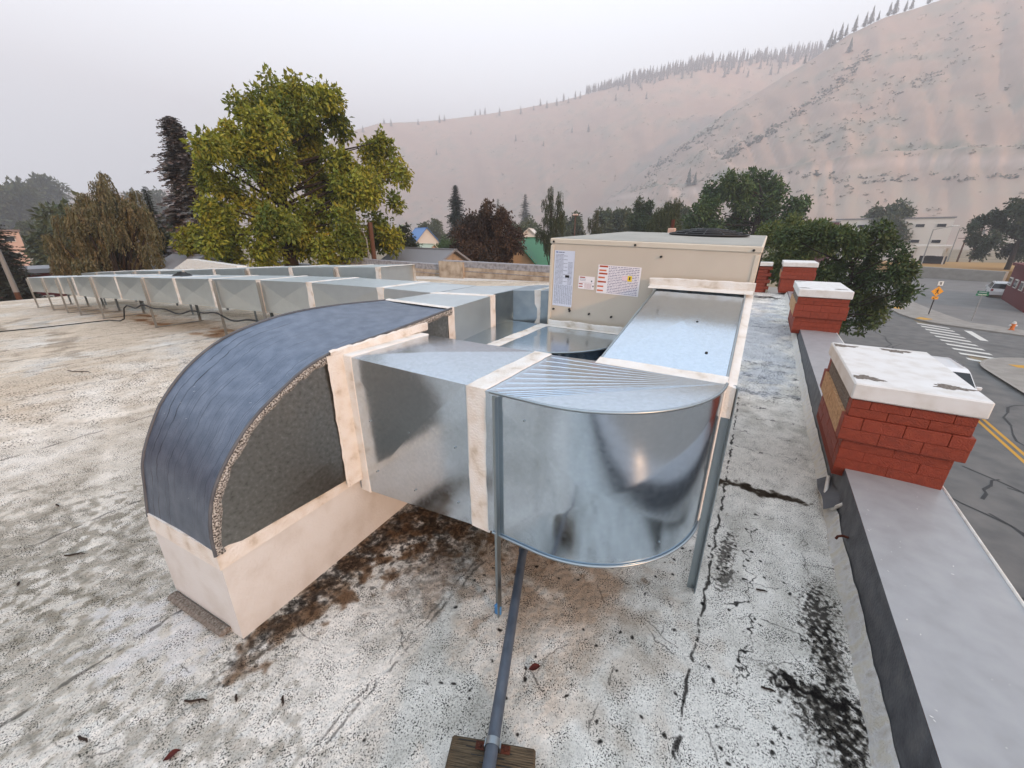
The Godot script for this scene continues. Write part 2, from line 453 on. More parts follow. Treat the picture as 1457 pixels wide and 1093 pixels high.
func grit_texture() -> ImageTexture:   # fine speckle of the worn coating: pin-holes, dots and pale scuffs
	var size := 1024
	var get_noise := func(freq: float, octaves: int, seed_: int) -> PackedByteArray:
		var f := FastNoiseLite.new()
		f.frequency = freq; f.fractal_octaves = octaves; f.seed = seed_
		return f.get_seamless_image(size, size).get_data()
	var dots: PackedByteArray = get_noise.call(0.16, 2, 31)
	var fine: PackedByteArray = get_noise.call(0.40, 2, 32)
	var wide: PackedByteArray = get_noise.call(0.012, 4, 33)
	var d := PackedByteArray()
	d.resize(size * size * 3)
	for k in size * size:
		var a := dots[k] / 255.0
		var b := fine[k] / 255.0
		var w := wide[k] / 255.0
		var dark := smoothstep(0.64, 0.78, a + (w - 0.5) * 0.35) * 0.66 + smoothstep(0.62, 0.80, b + (w - 0.5) * 0.25) * 0.35
		var v := clampf(0.98 + (b - 0.5) * 0.22 + (w - 0.5) * 0.16 - dark, 0.12, 1.0)
		d[k * 3] = int(v * 255); d[k * 3 + 1] = int(v * 254); d[k * 3 + 2] = int(v * 252)
	return ImageTexture.create_from_image(Image.create_from_data(size, size, false, Image.FORMAT_RGB8, d))

func build_roof() -> void:
	noise.seed = 77; noise.fractal_octaves = 3
	var black := Color(0.10, 0.09, 0.085)
	var rusty := Color(0.40, 0.30, 0.215)
	var near := RoofMap.new()
	near.size = 1536; near.x0 = -4.4; near.z0 = -4.8; near.w = 5.4; near.h = 5.4
	base_roof(near)
	# brown run-off and grime along the curb and under the first duct
	for q in [[-1.62, -1.3, 0.24, 0.55, 0.8], [-1.60, -0.85, 0.16, 0.42, 0.75], [-1.40, -1.6, 0.40, 0.40, 0.8], [-1.0, -1.95, 0.6, 0.45, 0.6], [-1.58, -0.55, 0.12, 0.24, 0.6], [-1.2, -1.25, 0.34, 0.34, 0.35]]:
		blot(near, q[0], q[1], q[2], q[3], 0.0, rusty, q[4] * 0.8, 0.9, 7.0)
		blot(near, q[0] - 0.03, q[1], q[2] * 0.7, q[3] * 0.95, 0.1, black, q[4] * 0.42, 1.3, 20.0)
		blot(near, q[0] - 0.05, q[1], q[2] * 0.45, q[3], 0.1, black, q[4] * 0.38, 1.0, 34.0)
	blot(near, -0.75, -1.5, 0.55, 0.35, 0.0, Color(0.55, 0.44, 0.34), 0.45, 0.6, 4.0)  # warm brownish light reflected below the elbow, painted onto the roof
	blot(near, -0.45, -1.35, 0.55, 0.5, 0.0, Color(0.68, 0.60, 0.52), 0.35, 0.6, 4.0)  # paler warm patch beside it, the sunlit tint painted in as well
	# grey grime left of the hood
	for q in [[-2.75, -0.35, 0.5, 0.4], [-2.3, 0.1, 0.4, 0.3], [-3.2, -0.1, 0.5, 0.4], [-1.3, 0.0, 0.5, 0.35], [-2.6, -1.0, 0.35, 0.5]]:
		blot(near, q[0], q[1], q[2], q[3], 0.0, Color(0.48, 0.46, 0.41), 0.36, 1.2, 11.0)
	blot(near, -2.1, -0.22, 0.35, 0.16, 0.2, Color(0.84, 0.84, 0.84), 0.8, 0.9, 7.0)
	blot(near, -1.85, -0.30, 0.16, 0.12, 0.0, Color(0.86, 0.86, 0.86), 0.7, 0.9, 9.0)
	blot(near, -3.0, -1.6, 0.7, 0.5, 0.2, Color(0.70, 0.70, 0.70), 0.4, 0.7, 3.0)
	# black stains in the channel by the parapet
	for q in [[0.54, -1.93, 0.055, 0.16, 1.0], [0.56, -1.75, 0.045, 0.10, 0.9], [0.57, -1.64, 0.035, 0.07, 0.9], [0.54, -1.44, 0.10, 0.10, 0.95], [0.58, -1.36, 0.06, 0.08, 0.9], [0.50, -1.49, 0.12, 0.035, 0.95], [0.58, -1.28, 0.03, 0.10, 0.8], [0.13, -2.15, 0.03, 0.16, 0.8], [0.14, -1.95, 0.03, 0.08, 0.7]]:
		blot(near, q[0] - 0.01, q[1], q[2] * 1.15, q[3] * 1.15, -0.1, black, q[4] * 0.75, 1.3, 30.0)
		blot(near, q[0] - 0.01, q[1], q[2] * 1.5, q[3] * 1.2, -0.1, Color(0.30, 0.28, 0.25), q[4] * 0.4, 1.2, 45.0)
	stroke(near, [Vector2(-0.02, -2.90), Vector2(0.2, -2.925), Vector2(0.36, -2.91), Vector2(0.54, -2.93)], 0.055, Color(0.18, 0.145, 0.11), 0.9, 0.02, 0.6)
	stroke(near, [Vector2(0.36, -1.50), Vector2(0.5, -1.49), Vector2(0.61, -1.52)], 0.02, black, 0.9, 0.03, 0.4)
	# lap seams of the roll roofing and cracks beside them
	for s in [[0.04, 0.008, 0.9], [-1.04, 0.008, 0.5], [-1.07, 0.006, 0.4], [-2.12, 0.010, 0.5], [-3.2, 0.010, 0.45], [-4.28, 0.010, 0.4]]:
		stroke(near, [Vector2(s[0], -4.8), Vector2(s[0] + 0.02, -2.6), Vector2(s[0] + 0.01, -1.2), Vector2(s[0] + 0.03, 0.6)], s[1], black, s[2] * 0.85, 0.008, 0.15)
	stroke(near, [Vector2(0.24, -2.6), Vector2(0.23, -2.19), Vector2(0.25, -1.88), Vector2(0.275, -1.71), Vector2(0.23, -1.53), Vector2(0.24, -1.38)], 0.006, black, 0.85, 0.03, 0.25)
	stroke(near, [Vector2(0.15, -1.77), Vector2(0.25, -1.86)], 0.008, black, 0.8, 0.02, 0.5)
	for k in 46:   # hairline crazing
		var p := Vector2(rng.randf_range(-0.5, 0.6), rng.randf_range(-2.6, -0.9)) if k % 2 else Vector2(rng.randf_range(-3.4, 0.3), rng.randf_range(-2.0, 0.3))
		var pts := [p]
		var way := Vector2.from_angle(rng.randf() * TAU)
		for q in 4:
			way = way.rotated(rng.randf_range(-0.45, 0.45))
			pts.append(pts[-1] + way * 0.07)
		stroke(near, pts, 0.0030, black, 0.42, 0.008, 0.1)
	for k in 150:   # black specks and crumbs of bitumen
		var p := Vector2(rng.randf_range(-1.0, 0.55), rng.randf_range(-2.4, -0.3))
		blot(near, p.x, p.y, rng.randf_range(0.006, 0.016), rng.randf_range(0.006, 0.012), rng.randf() * 3.0, black, 0.85, 0.3, 30.0)
	for z in [-3.55, -3.9, -4.3, -4.6]:
		stroke(near, [Vector2(0.05, z), Vector2(0.3, z + 0.02), Vector2(0.55, z - 0.03)], 0.008, Color(0.3, 0.3, 0.3), 0.6, 0.03, 0.2)
	var far := RoofMap.new()
	far.size = 1280; far.x0 = -21.0; far.z0 = -13.4; far.w = 22.0; far.h = 22.0
	base_roof(far)
	for k in 40:   # long pale and dark sweeps left by rain and re-coating
		var p := Vector2(rng.randf_range(-14.0, -3.5), rng.randf_range(-3.5, 1.5))
		blot(far, p.x, p.y, rng.randf_range(0.5, 1.6), rng.randf_range(0.08, 0.3), rng.randf_range(-0.5, 0.2), [Color(0.82, 0.81, 0.79), Color(0.56, 0.50, 0.43), Color(0.66, 0.67, 0.66)][k % 3], 0.5, 0.8, 2.0)
	for x in [-5.36, -6.44, -7.5, -8.6, -9.7]:
		stroke(far, [Vector2(x, -4.8), Vector2(x + 0.03, 0.5)], 0.03, Color(0.34, 0.31, 0.28), 0.4, 0.05, 0.3)
	for k in 26:   # ripples across the channel
		var z := rng.randf_range(-11.5, -4.8)
		stroke(far, [Vector2(-0.1, z), Vector2(0.25, z + 0.03), Vector2(0.6, z - 0.04)], 0.025, [Color(0.30, 0.30, 0.31), Color(0.80, 0.81, 0.83)][k % 2], 0.7, 0.06, 0.2)
	blot(far, 0.1, -8.0, 0.7, 4.0, 0.0, Color(0.66, 0.69, 0.74), 0.5, 0.6, 1.5)
	blot(far, 0.2, -12.2, 0.4, 0.3, 0.0, black, 0.8, 0.9, 4.0)
	for k in 14:
		blot(far, rng.randf_range(-12.0, -5.0), rng.randf_range(-3.1, -2.4), 0.6, 0.10, 0.0, Color(0.55, 0.38, 0.24), 0.5, 0.7, 2.0)
	var bump := FastNoiseLite.new()
	bump.frequency = 0.11; bump.fractal_octaves = 4; bump.seed = 4
	var height := ImageTexture.create_from_image(bump.get_image(1024, 1024))
	var grit_tex := grit_texture()
	var mesh := ArrayMesh.new()
	var xs := []
	var zs := []
	for k in 24: xs.append(-21.0 + 16.6 * k / 24.0)
	for k in 21: xs.append(-4.4 + 5.04 * k / 20.0)
	for k in 12: zs.append(-13.4 + 8.6 * k / 12.0)
	for k in 18: zs.append(-4.8 + 5.4 * k / 18.0)
	for k in 11: zs.append(0.6 + 8.0 * k / 10.0)
	for side in 2:
		var r: RoofMap = near if side == 0 else far
		var s := Shape.new()
		for i in xs.size() - 1:
			for j in zs.size() - 1:
				var c := Vector2((xs[i] + xs[i + 1]) / 2.0, (zs[j] + zs[j + 1]) / 2.0)
				var inside := c.x > -4.4 and c.y > -4.8 and c.y < 0.6
				if inside != (side == 0): continue
				var p := []
				var nn := []
				for q in [[0, 1], [1, 1], [1, 0], [0, 0]]:
					var x: float = xs[i + q[0]]
					var z: float = zs[j + q[1]]
					p.append(Vector3(x, roof_y(x, z), z))
					nn.append(Vector3(roof_y(x - 0.2, z) - roof_y(x + 0.2, z), 0.4, roof_y(x, z - 0.2) - roof_y(x, z + 0.2)).normalized())
				s.quadn(p[0], p[1], p[2], p[3], nn[0], nn[1], nn[2], nn[3])
		for q in s.v:
			s.uv.append(Vector2((q.x - r.x0) / r.w, (q.z - r.z0) / r.h))
			s.uv2.append(Vector2(q.x * 0.94 + q.z * 0.34, q.z * 0.94 - q.x * 0.34) / (1.37 if side == 0 else 3.1))
		s.add_to(mesh)
		var m := mat("roofing_near" if side == 0 else "roofing_far", Color.WHITE, 0.92)
		m.albedo_texture = roof_texture(r)
		m.texture_repeat = true
		m.heightmap_enabled = true; m.heightmap_texture = height; m.heightmap_scale = 0.7 if side == 0 else 1.2
		m.metallic_specular = 0.25
		m.detail_enabled = true; m.detail_albedo = grit_tex; m.detail_blend_mode = BaseMaterial3D.BLEND_MODE_MUL; m.detail_uv_layer = BaseMaterial3D.DETAIL_UV_2
		mesh.surface_set_material(side, m)
	var o := MeshInstance3D.new()
	o.name = "roof"; o.mesh = mesh
	o.set_meta("kind", "structure")
	add_child(o)


# ---------------------------------------------------------------- ducts
func strip(s: Shape, a: Vector3, b: Vector3, along: Vector3, n: Vector3, half: float, thick := 0.005, wob := 0.003) -> void:
	# a brushed band of sealant on a face: from a to b, half-width along `along`, proud along n
	var count := maxi(3, int(a.distance_to(b) / 0.022))
	var prev := []
	var drift := Vector2.ZERO
	for k in count + 1:
		var p := a.lerp(b, k / float(count))
		drift += Vector2(rng.randf_range(-wob, wob), rng.randf_range(-wob, wob)) * 0.8
		drift *= 0.85
		var w0 := half + drift.x + rng.randf_range(-wob, wob) * 0.35
		var w1 := half + drift.y + rng.randf_range(-wob, wob) * 0.35
		var row := [p - along * w0 + n * 0.0012, p - along * (w0 - 0.008) + n * thick, p + along * (w1 - 0.008) + n * thick, p + along * w1 + n * 0.0012]
		if prev:
			for q in 3:
				if (row[q + 1] - row[q]).cross(prev[q] - row[q]).dot(n) > 0: s.quad(row[q], row[q + 1], prev[q + 1], prev[q])
				else: s.quad(row[q], prev[q], prev[q + 1], row[q + 1])
		prev = row

func ring_band(c: Array, along: Vector3, half: float, wob := 0.003) -> Shape:
	# c: the four corners of a duct section, in order round it (counter-clockwise seen along -along)
	var s := Shape.new()
	var mid: Vector3 = (c[0] + c[1] + c[2] + c[3]) / 4.0
	for k in 4:
		var a: Vector3 = c[k]
		var b: Vector3 = c[(k + 1) % 4]
		var n := (b - a).cross(along).normalized()
		if n.dot((a + b) / 2.0 - mid) < 0: n = -n
		var over := (b - a).normalized() * 0.005
		strip(s, a - over, b + over, along, n, half, 0.005, wob)
	return s

func duct_box(c0: Array, c1: Array, bulge := 0.006) -> Shape:   # sheet-metal section between two four-cornered rings
	var s := Shape.new()
	var mid := Vector3.ZERO
	for k in 4: mid += (c0[k] + c1[k]) / 8.0
	for k in 4:
		var j := (k + 1) % 4
		var q := [c0[k], c0[j], c1[j], c1[k]]
		var n: Vector3 = (q[2] - q[0]).cross(q[3] - q[1])
		if n.dot((q[0] + q[2]) / 2.0 - mid) < 0: q.reverse()
		s.cross_quad(q[0], q[1], q[2], q[3], bulge)
	return s

func section_x(x: float, y0: float, y1: float, z0: float, z1: float) -> Array:
	return [Vector3(x, y0, z0), Vector3(x, y0, z1), Vector3(x, y1, z1), Vector3(x, y1, z0)]

func angle_leg(foot: Vector3, top: Vector3, turn: float, width := 0.028) -> Shape:   # L-shaped steel angle
	var s := Shape.new()
	var b := Basis(Vector3.UP, turn)
	var t := 0.004
	for q in [[0.0, -width, 0.0, t], [-t, 0.0, t, width]]:
		var ring := []
		for e in [foot, top]:
			for k in [[q[0], q[3]], [q[1], q[3]], [q[1], q[2]], [q[0], q[2]]]:
				ring.append(e + b * Vector3(k[0], 0, k[1]))
		var order := [1, 0, 3, 2, 5, 4, 7, 6]
		s.hexa(order.map(func(i): return ring[i]))
	return s

func curve_pts(c: Array, count: int) -> Array:
	var k := Curve3D.new()
	for i in c.size():
		var t: Vector3 = ((c[mini(i + 1, c.size() - 1)] as Vector3) - (c[maxi(i - 1, 0)] as Vector3)) / 6.0
		k.add_point(c[i], -t, t)
	var out := []
	for i in count + 1:
		out.append(k.sample_baked(k.get_baked_length() * i / count, true))
	return out

func build_hood() -> void:
	# the painted sheet-metal curb
	var curb := thing("hood_curb", "white painted box curb under the dark curved hood, rust stain along its foot", "roof curb", Vector3(-1.95, 0, -1.25))
	var at := curb.position
	var s := Shape.new()
	var p := [Vector3(-2.22, -0.05, -0.385), Vector3(-1.685, -0.05, -0.435), Vector3(-1.80, -0.05, -2.1), Vector3(-2.36, -0.05, -2.1), Vector3(-2.235, 0.40, -0.395), Vector3(-1.695, 0.40, -0.445), Vector3(-1.79, 0.40, -2.1), Vector3(-2.36, 0.40, -2.1)]
	s.hexa(p.map(func(q): return q - at))
	part("curb_box", s, mats["curb_paint"], curb)
	s = Shape.new()
	p = [Vector3(-2.245, 0.395, -0.388), Vector3(-1.688, 0.395, -0.438), Vector3(-1.785, 0.395, -2.11), Vector3(-2.37, 0.395, -2.11), Vector3(-2.243, 0.487, -0.392), Vector3(-1.692, 0.487, -0.442), Vector3(-1.788, 0.462, -2.11), Vector3(-2.37, 0.462, -2.11)]
	s.hexa(p.map(func(q): return q - at))
	part("curb_cap", s, mats["sealant"], curb)
	s = Shape.new()
	s.soft_box(Vector3(-1.985, 0.025, -0.385) - at, Vector3(0.46, 0.03, 0.05), 0.012, Basis(Vector3.UP, 0.09))
	part("mossy_gap_strip", s, mats["cap_wear"], curb)  # dark mossy gap at the curb foot, its darkness put into the colour

	var hood := thing("curved_duct_hood", "dark weathered curved sheet-metal hood rising from the white curb", "duct hood", Vector3(-1.95, 0.47, -1.25))
	at = hood.position
	var right := curve_pts([Vector3(-1.695, 0.47, -0.44), Vector3(-1.697, 0.60, -0.452), Vector3(-1.70, 0.745, -0.499), Vector3(-1.705, 0.884, -0.602), Vector3(-1.71, 0.992, -0.724), Vector3(-1.715, 1.083, -0.882), Vector3(-1.72, 1.162, -1.098), Vector3(-1.72, 1.197, -1.52), Vector3(-1.72, 1.245, -2.03)], 40)
	var left := curve_pts([Vector3(-2.24, 0.47, -0.395), Vector3(-2.245, 0.60, -0.42), Vector3(-2.25, 0.755, -0.454), Vector3(-2.255, 0.93, -0.547), Vector3(-2.26, 1.09, -0.692), Vector3(-2.27, 1.212, -0.905), Vector3(-2.285, 1.272, -1.21), Vector3(-2.31, 1.277, -1.55), Vector3(-2.335, 1.25, -2.04)], 40)
	s = Shape.new()
	var skin := func(u: float, v: float) -> Vector3:
		var k := u * 40.0
		var i := mini(int(k), 39)
		var a: Vector3 = left[i].lerp(left[i + 1], k - i)
		var b: Vector3 = right[i].lerp(right[i + 1], k - i)
		var d: Vector3 = (left[i + 1] - left[i]).cross(b - a).normalized()
		return a.lerp(b, v) - at + d * (sin(v * PI) * 0.006 + noise.get_noise_2d(u * 9.0, v * 4.0) * 0.002)
	noise.frequency = 0.5
	s.grid(skin, 80, 16, true)
	var count := s.v.size()
	for i in count: pass
	# UV of the skin: u across, v along, for the run-off streaks
	var uvs := PackedVector2Array()
	for i in 80:
		for j in 16:
			var q := [Vector2(j / 16.0, i / 80.0), Vector2((j + 1) / 16.0, i / 80.0), Vector2((j + 1) / 16.0, (i + 1) / 80.0), Vector2(j / 16.0, (i + 1) / 80.0)]
			uvs.append_array([q[0], q[2], q[1], q[0], q[3], q[2]])
	s.uv = uvs
	part("outer_skin", s, hood_skin_material(), hood)
	# flat side panels with their diagonal crease
	s = Shape.new()
	var ring := []
	for k in 33: ring.append(right[k] - at)
	var tail: Vector3 = Vector3(-1.72, 0.45, right[32].z) - at
	ring.append(tail)
	var apex := Vector3(-1.695, 0.62, -0.98) - at
	for k in ring.size():
		s.tri(apex, ring[(k + 1) % ring.size()], ring[k])
	part("side_panel", s, mats["hood_side"], hood)
	s = Shape.new()
	ring = []
	for k in range(32, 41): ring.append(right[k] - at)
	ring.append(Vector3(-1.735, 0.46, -2.03) - at); ring.append(tail)
	for k in range(1, ring.size() - 1): s.tri(ring[0], ring[k + 1], ring[k])
	part("side_panel", s, mats["hood_side"], hood)
	s = Shape.new()
	for k in 40: s.quad(left[k] - at, left[k + 1] - at, Vector3(left[k + 1].x, 0.45, left[k + 1].z) - at, Vector3(left[k].x, 0.45, left[k].z) - at)
	s.quad(left[40] - at, right[40] - at, Vector3(-1.735, 0.45, -2.03) - at, Vector3(-2.335, 0.45, -2.04) - at)
	part("side_panel", s, mats["hood_side"], hood)
	# rolled edge and the crust of old sealant beside it
	s = Shape.new()
	s.tube(right.map(func(q): return q - at + Vector3(0.004, 0.0, 0.0)), 0.008, 8)
	part("rolled_edge", s, mats["flashing"], hood)
	s = Shape.new()
	s.tube(left.map(func(q): return q - at), 0.008, 8)
	part("rolled_edge", s, mats["flashing"], hood)
	s = Shape.new()
	var prev := []
	for k in 41:
		var t: Vector3 = (right[mini(k + 1, 40)] - right[maxi(k - 1, 0)]).normalized()
		var inward := Vector3(0, -t.z, t.y) if true else t
		if inward.dot(apex + at - right[k]) < 0 and k < 32: inward = -inward
		if k >= 32: inward = Vector3(0, -1, 0)
		var w := 0.035 + rng.randf_range(-0.008, 0.008)
		var row := [right[k] - at + Vector3(0.010, 0, 0), right[k] - at + inward * w * 0.6 + Vector3(0.013, 0, 0), right[k] - at + inward * w + Vector3(0.006, 0, 0)]
		if prev:
			for q in 2: s.quad(row[q], prev[q], prev[q + 1], row[q + 1])
		prev = row
	part("seam_crust", s, mats["crusty_seam"], hood)
	# sealant: round the branch duct, round the far end
	s = Shape.new()
	var face := Vector3(1, 0, 0)
	strip(s, Vector3(-1.702, 1.158, -1.128) - at, Vector3(-1.692, 0.43, -1.116) - at, Vector3(0, 0, -1), face, 0.052, 0.009, 0.003)
	strip(s, Vector3(-1.712, 1.150, -1.10) - at, Vector3(-1.715, 1.172, -1.78) - at, Vector3(0, 1, 0), face, 0.030, 0.014, 0.004)
	part("sealant_band", s, mats["sealant"], hood)
	part("sealant_band", ring_band([Vector3(-1.722, 0.5, -2.03) - at, Vector3(-1.722, 1.247, -2.03) - at, Vector3(-2.337, 1.253, -2.04) - at, Vector3(-2.337, 0.5, -2.04) - at], Vector3(0, 0, 1), 0.032), mats["sealant"], hood)

func hood_skin_material() -> StandardMaterial3D:
	# bluish weathered paint with long dark run-off lines; u across, v from the curb up and over
	var w := 512
	var h := 1024
	var d := PackedByteArray()
	d.resize(w * h * 3)
	var n := FastNoiseLite.new(); n.frequency = 0.012; n.fractal_octaves = 5; n.seed = 5
	var f := FastNoiseLite.new(); f.frequency = 0.12; f.fractal_octaves = 3; f.seed = 6
	var lines := []
	for k in 26: lines.append([rng.randf() * w, rng.randf_range(0.8, 2.6), rng.randf_range(0.15, 0.6), rng.randf_range(0.0, 0.25), rng.randf_range(0.45, 0.75)])
	for q in [[60.0, 3.0, 0.75, 0.0, 0.62], [105.0, 3.5, 0.8, 0.0, 0.66], [190.0, 2.0, 0.6, 0.0, 0.6]]: lines.append(q)
	var k := 0
	for j in h:
		var v := j / float(h)
		var shift := n.get_noise_2d(900.0, j * 0.5) * 30.0
		for i in w:
			var a := n.get_noise_2d(i, j * 1.6) * 0.34 + f.get_noise_2d(i * 1.6, j * 3.0) * 0.22
			var base := Color(0.34, 0.385, 0.45).lerp(Color(0.52, 0.56, 0.62), clampf(0.45 + a * 1.1, 0.0, 1.0))
			d[k] = int(base.r * 255); d[k + 1] = int(base.g * 255); d[k + 2] = int(base.b * 255)
			k += 3
		for l in lines:
			if v < l[3] or v > l[4]: continue
			for o in range(-6, 7):
				var x := int(l[0] + shift) + o
				if x < 0 or x >= w: continue
				var t: float = smoothstep(l[1], 0.0, absf(o)) * l[2] * smoothstep(l[4], l[4] - 0.15, v) * (0.6 + 0.8 * n.get_noise_2d(l[0] * 7.0, j * 1.5))
				if t > 0.01: mix_px(d, (j * w + x) * 3, Color(0.07, 0.07, 0.08), clampf(t, 0.0, 1.0))
	for q in 26:   # flecks of white
		var x := rng.randi_range(10, w - 20)
		var y := rng.randi_range(10, h - 20)
		for o in rng.randi_range(3, 9):
			mix_px(d, ((y + o / 3) * w + x + o) * 3, Color(0.85, 0.85, 0.85), 0.7)
	var m := mat("hood_paint", Color.WHITE, 0.42)
	m.albedo_texture = ImageTexture.create_from_image(Image.create_from_data(w, h, false, Image.FORMAT_RGB8, d))
	m.metallic = 0.7
	return m

func build_square_duct() -> void:
	var duct := thing("square_branch_duct", "new shiny galvanised square duct with rounded elbow sloping up to the rooftop unit", "duct", Vector3(-0.8, 0, -1.6))
	var at := duct.position
	var metal: Material = mats["galvanised"]
	# first section, from the hood to the elbow; deeper at the hood
	var a := section_x(-1.70, 0.355, 1.14, -1.165, -1.715)
	var b := section_x(-0.93, 0.45, 1.14, -1.160, -1.720)
	var c := section_x(-0.80, 0.475, 1.14, -1.148, -1.720)
	var off := func(l: Array) -> Array: return l.map(func(q): return q - at)
	part("duct_section", duct_box(off.call(a), off.call(b), 0.011), metal, duct)
	part("duct_section", duct_box(off.call(b), off.call(c), 0.0), metal, duct)
	part("sealant_band", ring_band(off.call(section_x(-0.872, 0.462, 1.14, -1.154, -1.720)), Vector3(1, 0, 0), 0.050, 0.003), mats["sealant"], duct)
	var s := Shape.new()
	s.soft_box(Vector3(-1.672, 0.75, -1.165) - at, Vector3(0.075, 0.80, 0.012), 0.005)
	s.soft_box(Vector3(-1.675, 1.141, -1.44) - at, Vector3(0.075, 0.012, 0.56), 0.005)
	part("sealant_collar", s, mats["sealant"], duct)
	# elbow: curved outer wall
	var centre := Vector3(-0.585, 0, -1.715)
	var rim := func(t: float) -> Vector3:   # t 0..1 from the first duct round to the second
		if t < 0.28: return Vector3(lerpf(-0.80, centre.x, t / 0.28), 0, lerpf(-1.148, -1.145, t / 0.28))
		var w := (t - 0.28) / 0.72 * PI / 2.0
		return centre + Vector3(sin(w) * 0.545, 0, cos(w) * 0.570)
	var lower := func(t: float) -> float: return lerpf(0.478, 0.47, t)
	s = Shape.new()
	var wall := func(u: float, v: float) -> Vector3:
		var p: Vector3 = rim.call(u)
		var q: Vector3 = rim.call(minf(u + 0.01, 1.0)) - rim.call(maxf(u - 0.01, 0.0))
		var n := Vector3(-q.z, 0, q.x).normalized()
		if n.dot(p - centre) < 0: n = -n
		var crown := 1.0 - maxf(absf(u * 2.0 - 1.0), absf(v * 2.0 - 1.0))
		return p + Vector3(0, lerpf(lower.call(u), 1.138, v), 0) + n * crown * 0.018 - at
	s.grid(wall, 48, 48)
	part("elbow_outer_wall", s, metal, duct)
	# elbow: top and bottom sheets, the top folded into a fan that meets at the far corner
	var tip := Vector3(-0.04, 1.14, -1.715)
	var edge := [Vector3(-0.59, 1.14, -1.74)]
	for k in 9: edge.append(Vector3(-0.80, 1.14, lerpf(-1.72, -1.16, k / 8.0)))
	for k in range(1, 24): edge.append(rim.call(k / 24.0) + Vector3(0, 1.14, 0))
	s = Shape.new()
	for k in edge.size() - 1:
		var p: Vector3 = edge[k] - at
		var q: Vector3 = edge[k + 1] - at
		if k >= 1 and k <= 12:   # pressed ribs
			var m := p.lerp(q, 0.5) + Vector3(0, 0.0013, 0)
			var o := p.lerp(q, 0.62) + Vector3(0, -0.0004, 0)
			var e := tip - at
			s.tri(e, p, m); s.tri(e, m, o); s.tri(e, o, q)
		else:
			s.tri(tip - at, p, q)
	part("elbow_top", s, metal, duct)
	s = Shape.new()
	for k in edge.size() - 1:
		var f := func(q: Vector3) -> Vector3: return Vector3(q.x, 0.474, q.z) - at
		s.tri(f.call(tip), f.call(edge[k + 1]), f.call(edge[k]))
	part("elbow_bottom", s, metal, duct)
	for e in [[1.142, 0.006], [0.474, 0.006]]:   # lock seams at the curved edges
		s = Shape.new()
		var line := []
		for k in 49: line.append(rim.call(k / 48.0) + Vector3(0, e[0], 0) - at + ((rim.call(k / 48.0) - centre) as Vector3).normalized() * 0.005)
		s.tube(line, e[1], 6)
		part("lock_seam", s, mats["leg_steel"], duct)
	# sloping section up to the unit
	a = [Vector3(-0.585, 0.48, -1.74), Vector3(-0.04, 0.48, -1.74), Vector3(-0.04, 1.14, -1.74), Vector3(-0.585, 1.14, -1.74)]
	b = [Vector3(-0.60, 0.76, -2.945), Vector3(-0.062, 0.76, -2.945), Vector3(-0.062, 1.362, -2.945), Vector3(-0.60, 1.366, -2.945)]
	part("sloping_section", duct_box(off.call(a), off.call(b), 0.008), metal, duct)
	for x in [[-0.585, -0.60], [-0.04, -0.062]]:
		s = Shape.new()
		s.tube([Vector3(x[0], 1.143, -1.76) - at, Vector3(x[1], 1.367, -2.93) - at], 0.006, 6)
		part("lock_seam", s, mats["leg_steel"], duct)
	part("sealant_band", ring_band(off.call(a), Vector3(0, 0.18, -1).normalized(), 0.048, 0.003), mats["sealant"], duct)
	s = Shape.new()
	var up := Vector3(0, 0.18, -1).normalized()
	strip(s, Vector3(-0.65, 1.368, -2.905) - at, Vector3(-0.02, 1.364, -2.905) - at, up, Vector3(0, 0.98, 0.18), 0.045, 0.007, 0.003)
	strip(s, Vector3(-0.66, 1.39, -2.93) - at, Vector3(-0.015, 1.39, -2.93) - at, Vector3.UP, Vector3(0, 0, 1), 0.035, 0.007, 0.003)
	strip(s, Vector3(-0.615, 1.36, -2.93) - at, Vector3(-0.615, 0.78, -2.93) - at, Vector3(1, 0, 0), Vector3(0, 0, 1), 0.02, 0.007, 0.006)
	part("sealant_band", s, mats["sealant"], duct)
	s = Shape.new()   # cream strip down the street-side corner
	s.hexa([Vector3(-0.04, 0.98, -1.75), Vector3(0.0, 0.98, -1.75), Vector3(-0.015, 1.25, -2.94), Vector3(-0.062, 1.25, -2.94), Vector3(-0.04, 1.125, -1.75), Vector3(0.0, 1.115, -1.75), Vector3(-0.015, 1.345, -2.94), Vector3(-0.062, 1.352, -2.94)].map(func(q): return q - at))
	part("corner_strip", s, mats["sealant"], duct)
	# two steel legs
	part("leg", angle_leg(Vector3(-0.762, 0.0, -1.150) - at, Vector3(-0.762, 1.128, -1.150) - at, 0.0, 0.030), mats["leg_steel"], duct)
	part("leg", angle_leg(Vector3(0.004, 0.0, -1.790) - at, Vector3(0.0, 1.122, -1.775) - at, 0.25, 0.036), mats["leg_steel"], duct)
	s = Shape.new()
	s.soft_box(Vector3(-0.776, 0.03, -1.140) - at, Vector3(0.036, 0.06, 0.022), 0.008)
	part("blue_tape", s, mats["blue_tape"], duct)
	for q in 9:   # screw heads along the seams
		s = Shape.new()
		var p := Vector3(lerpf(-1.55, -1.0, (q % 3) / 2.0), lerpf(0.52, 1.09, (q / 3) / 2.0) + rng.randf_range(-0.03, 0.03), -1.158)
		if q >= 6:
			var w: Vector3 = rim.call(0.2 + 0.25 * (q - 6))
			p = Vector3(w.x, 1.06 - 0.25 * (q - 6), w.z) + (w - centre).normalized() * 0.004
			s.tube([p - at, p + (w - centre).normalized() * 0.004 - at], 0.004, 7)
		else:
			s.tube([p - at, p + Vector3(0, 0, 0.006) - at], 0.004, 7)
		part("sheet_screw", s, mats["leg_steel"], duct)
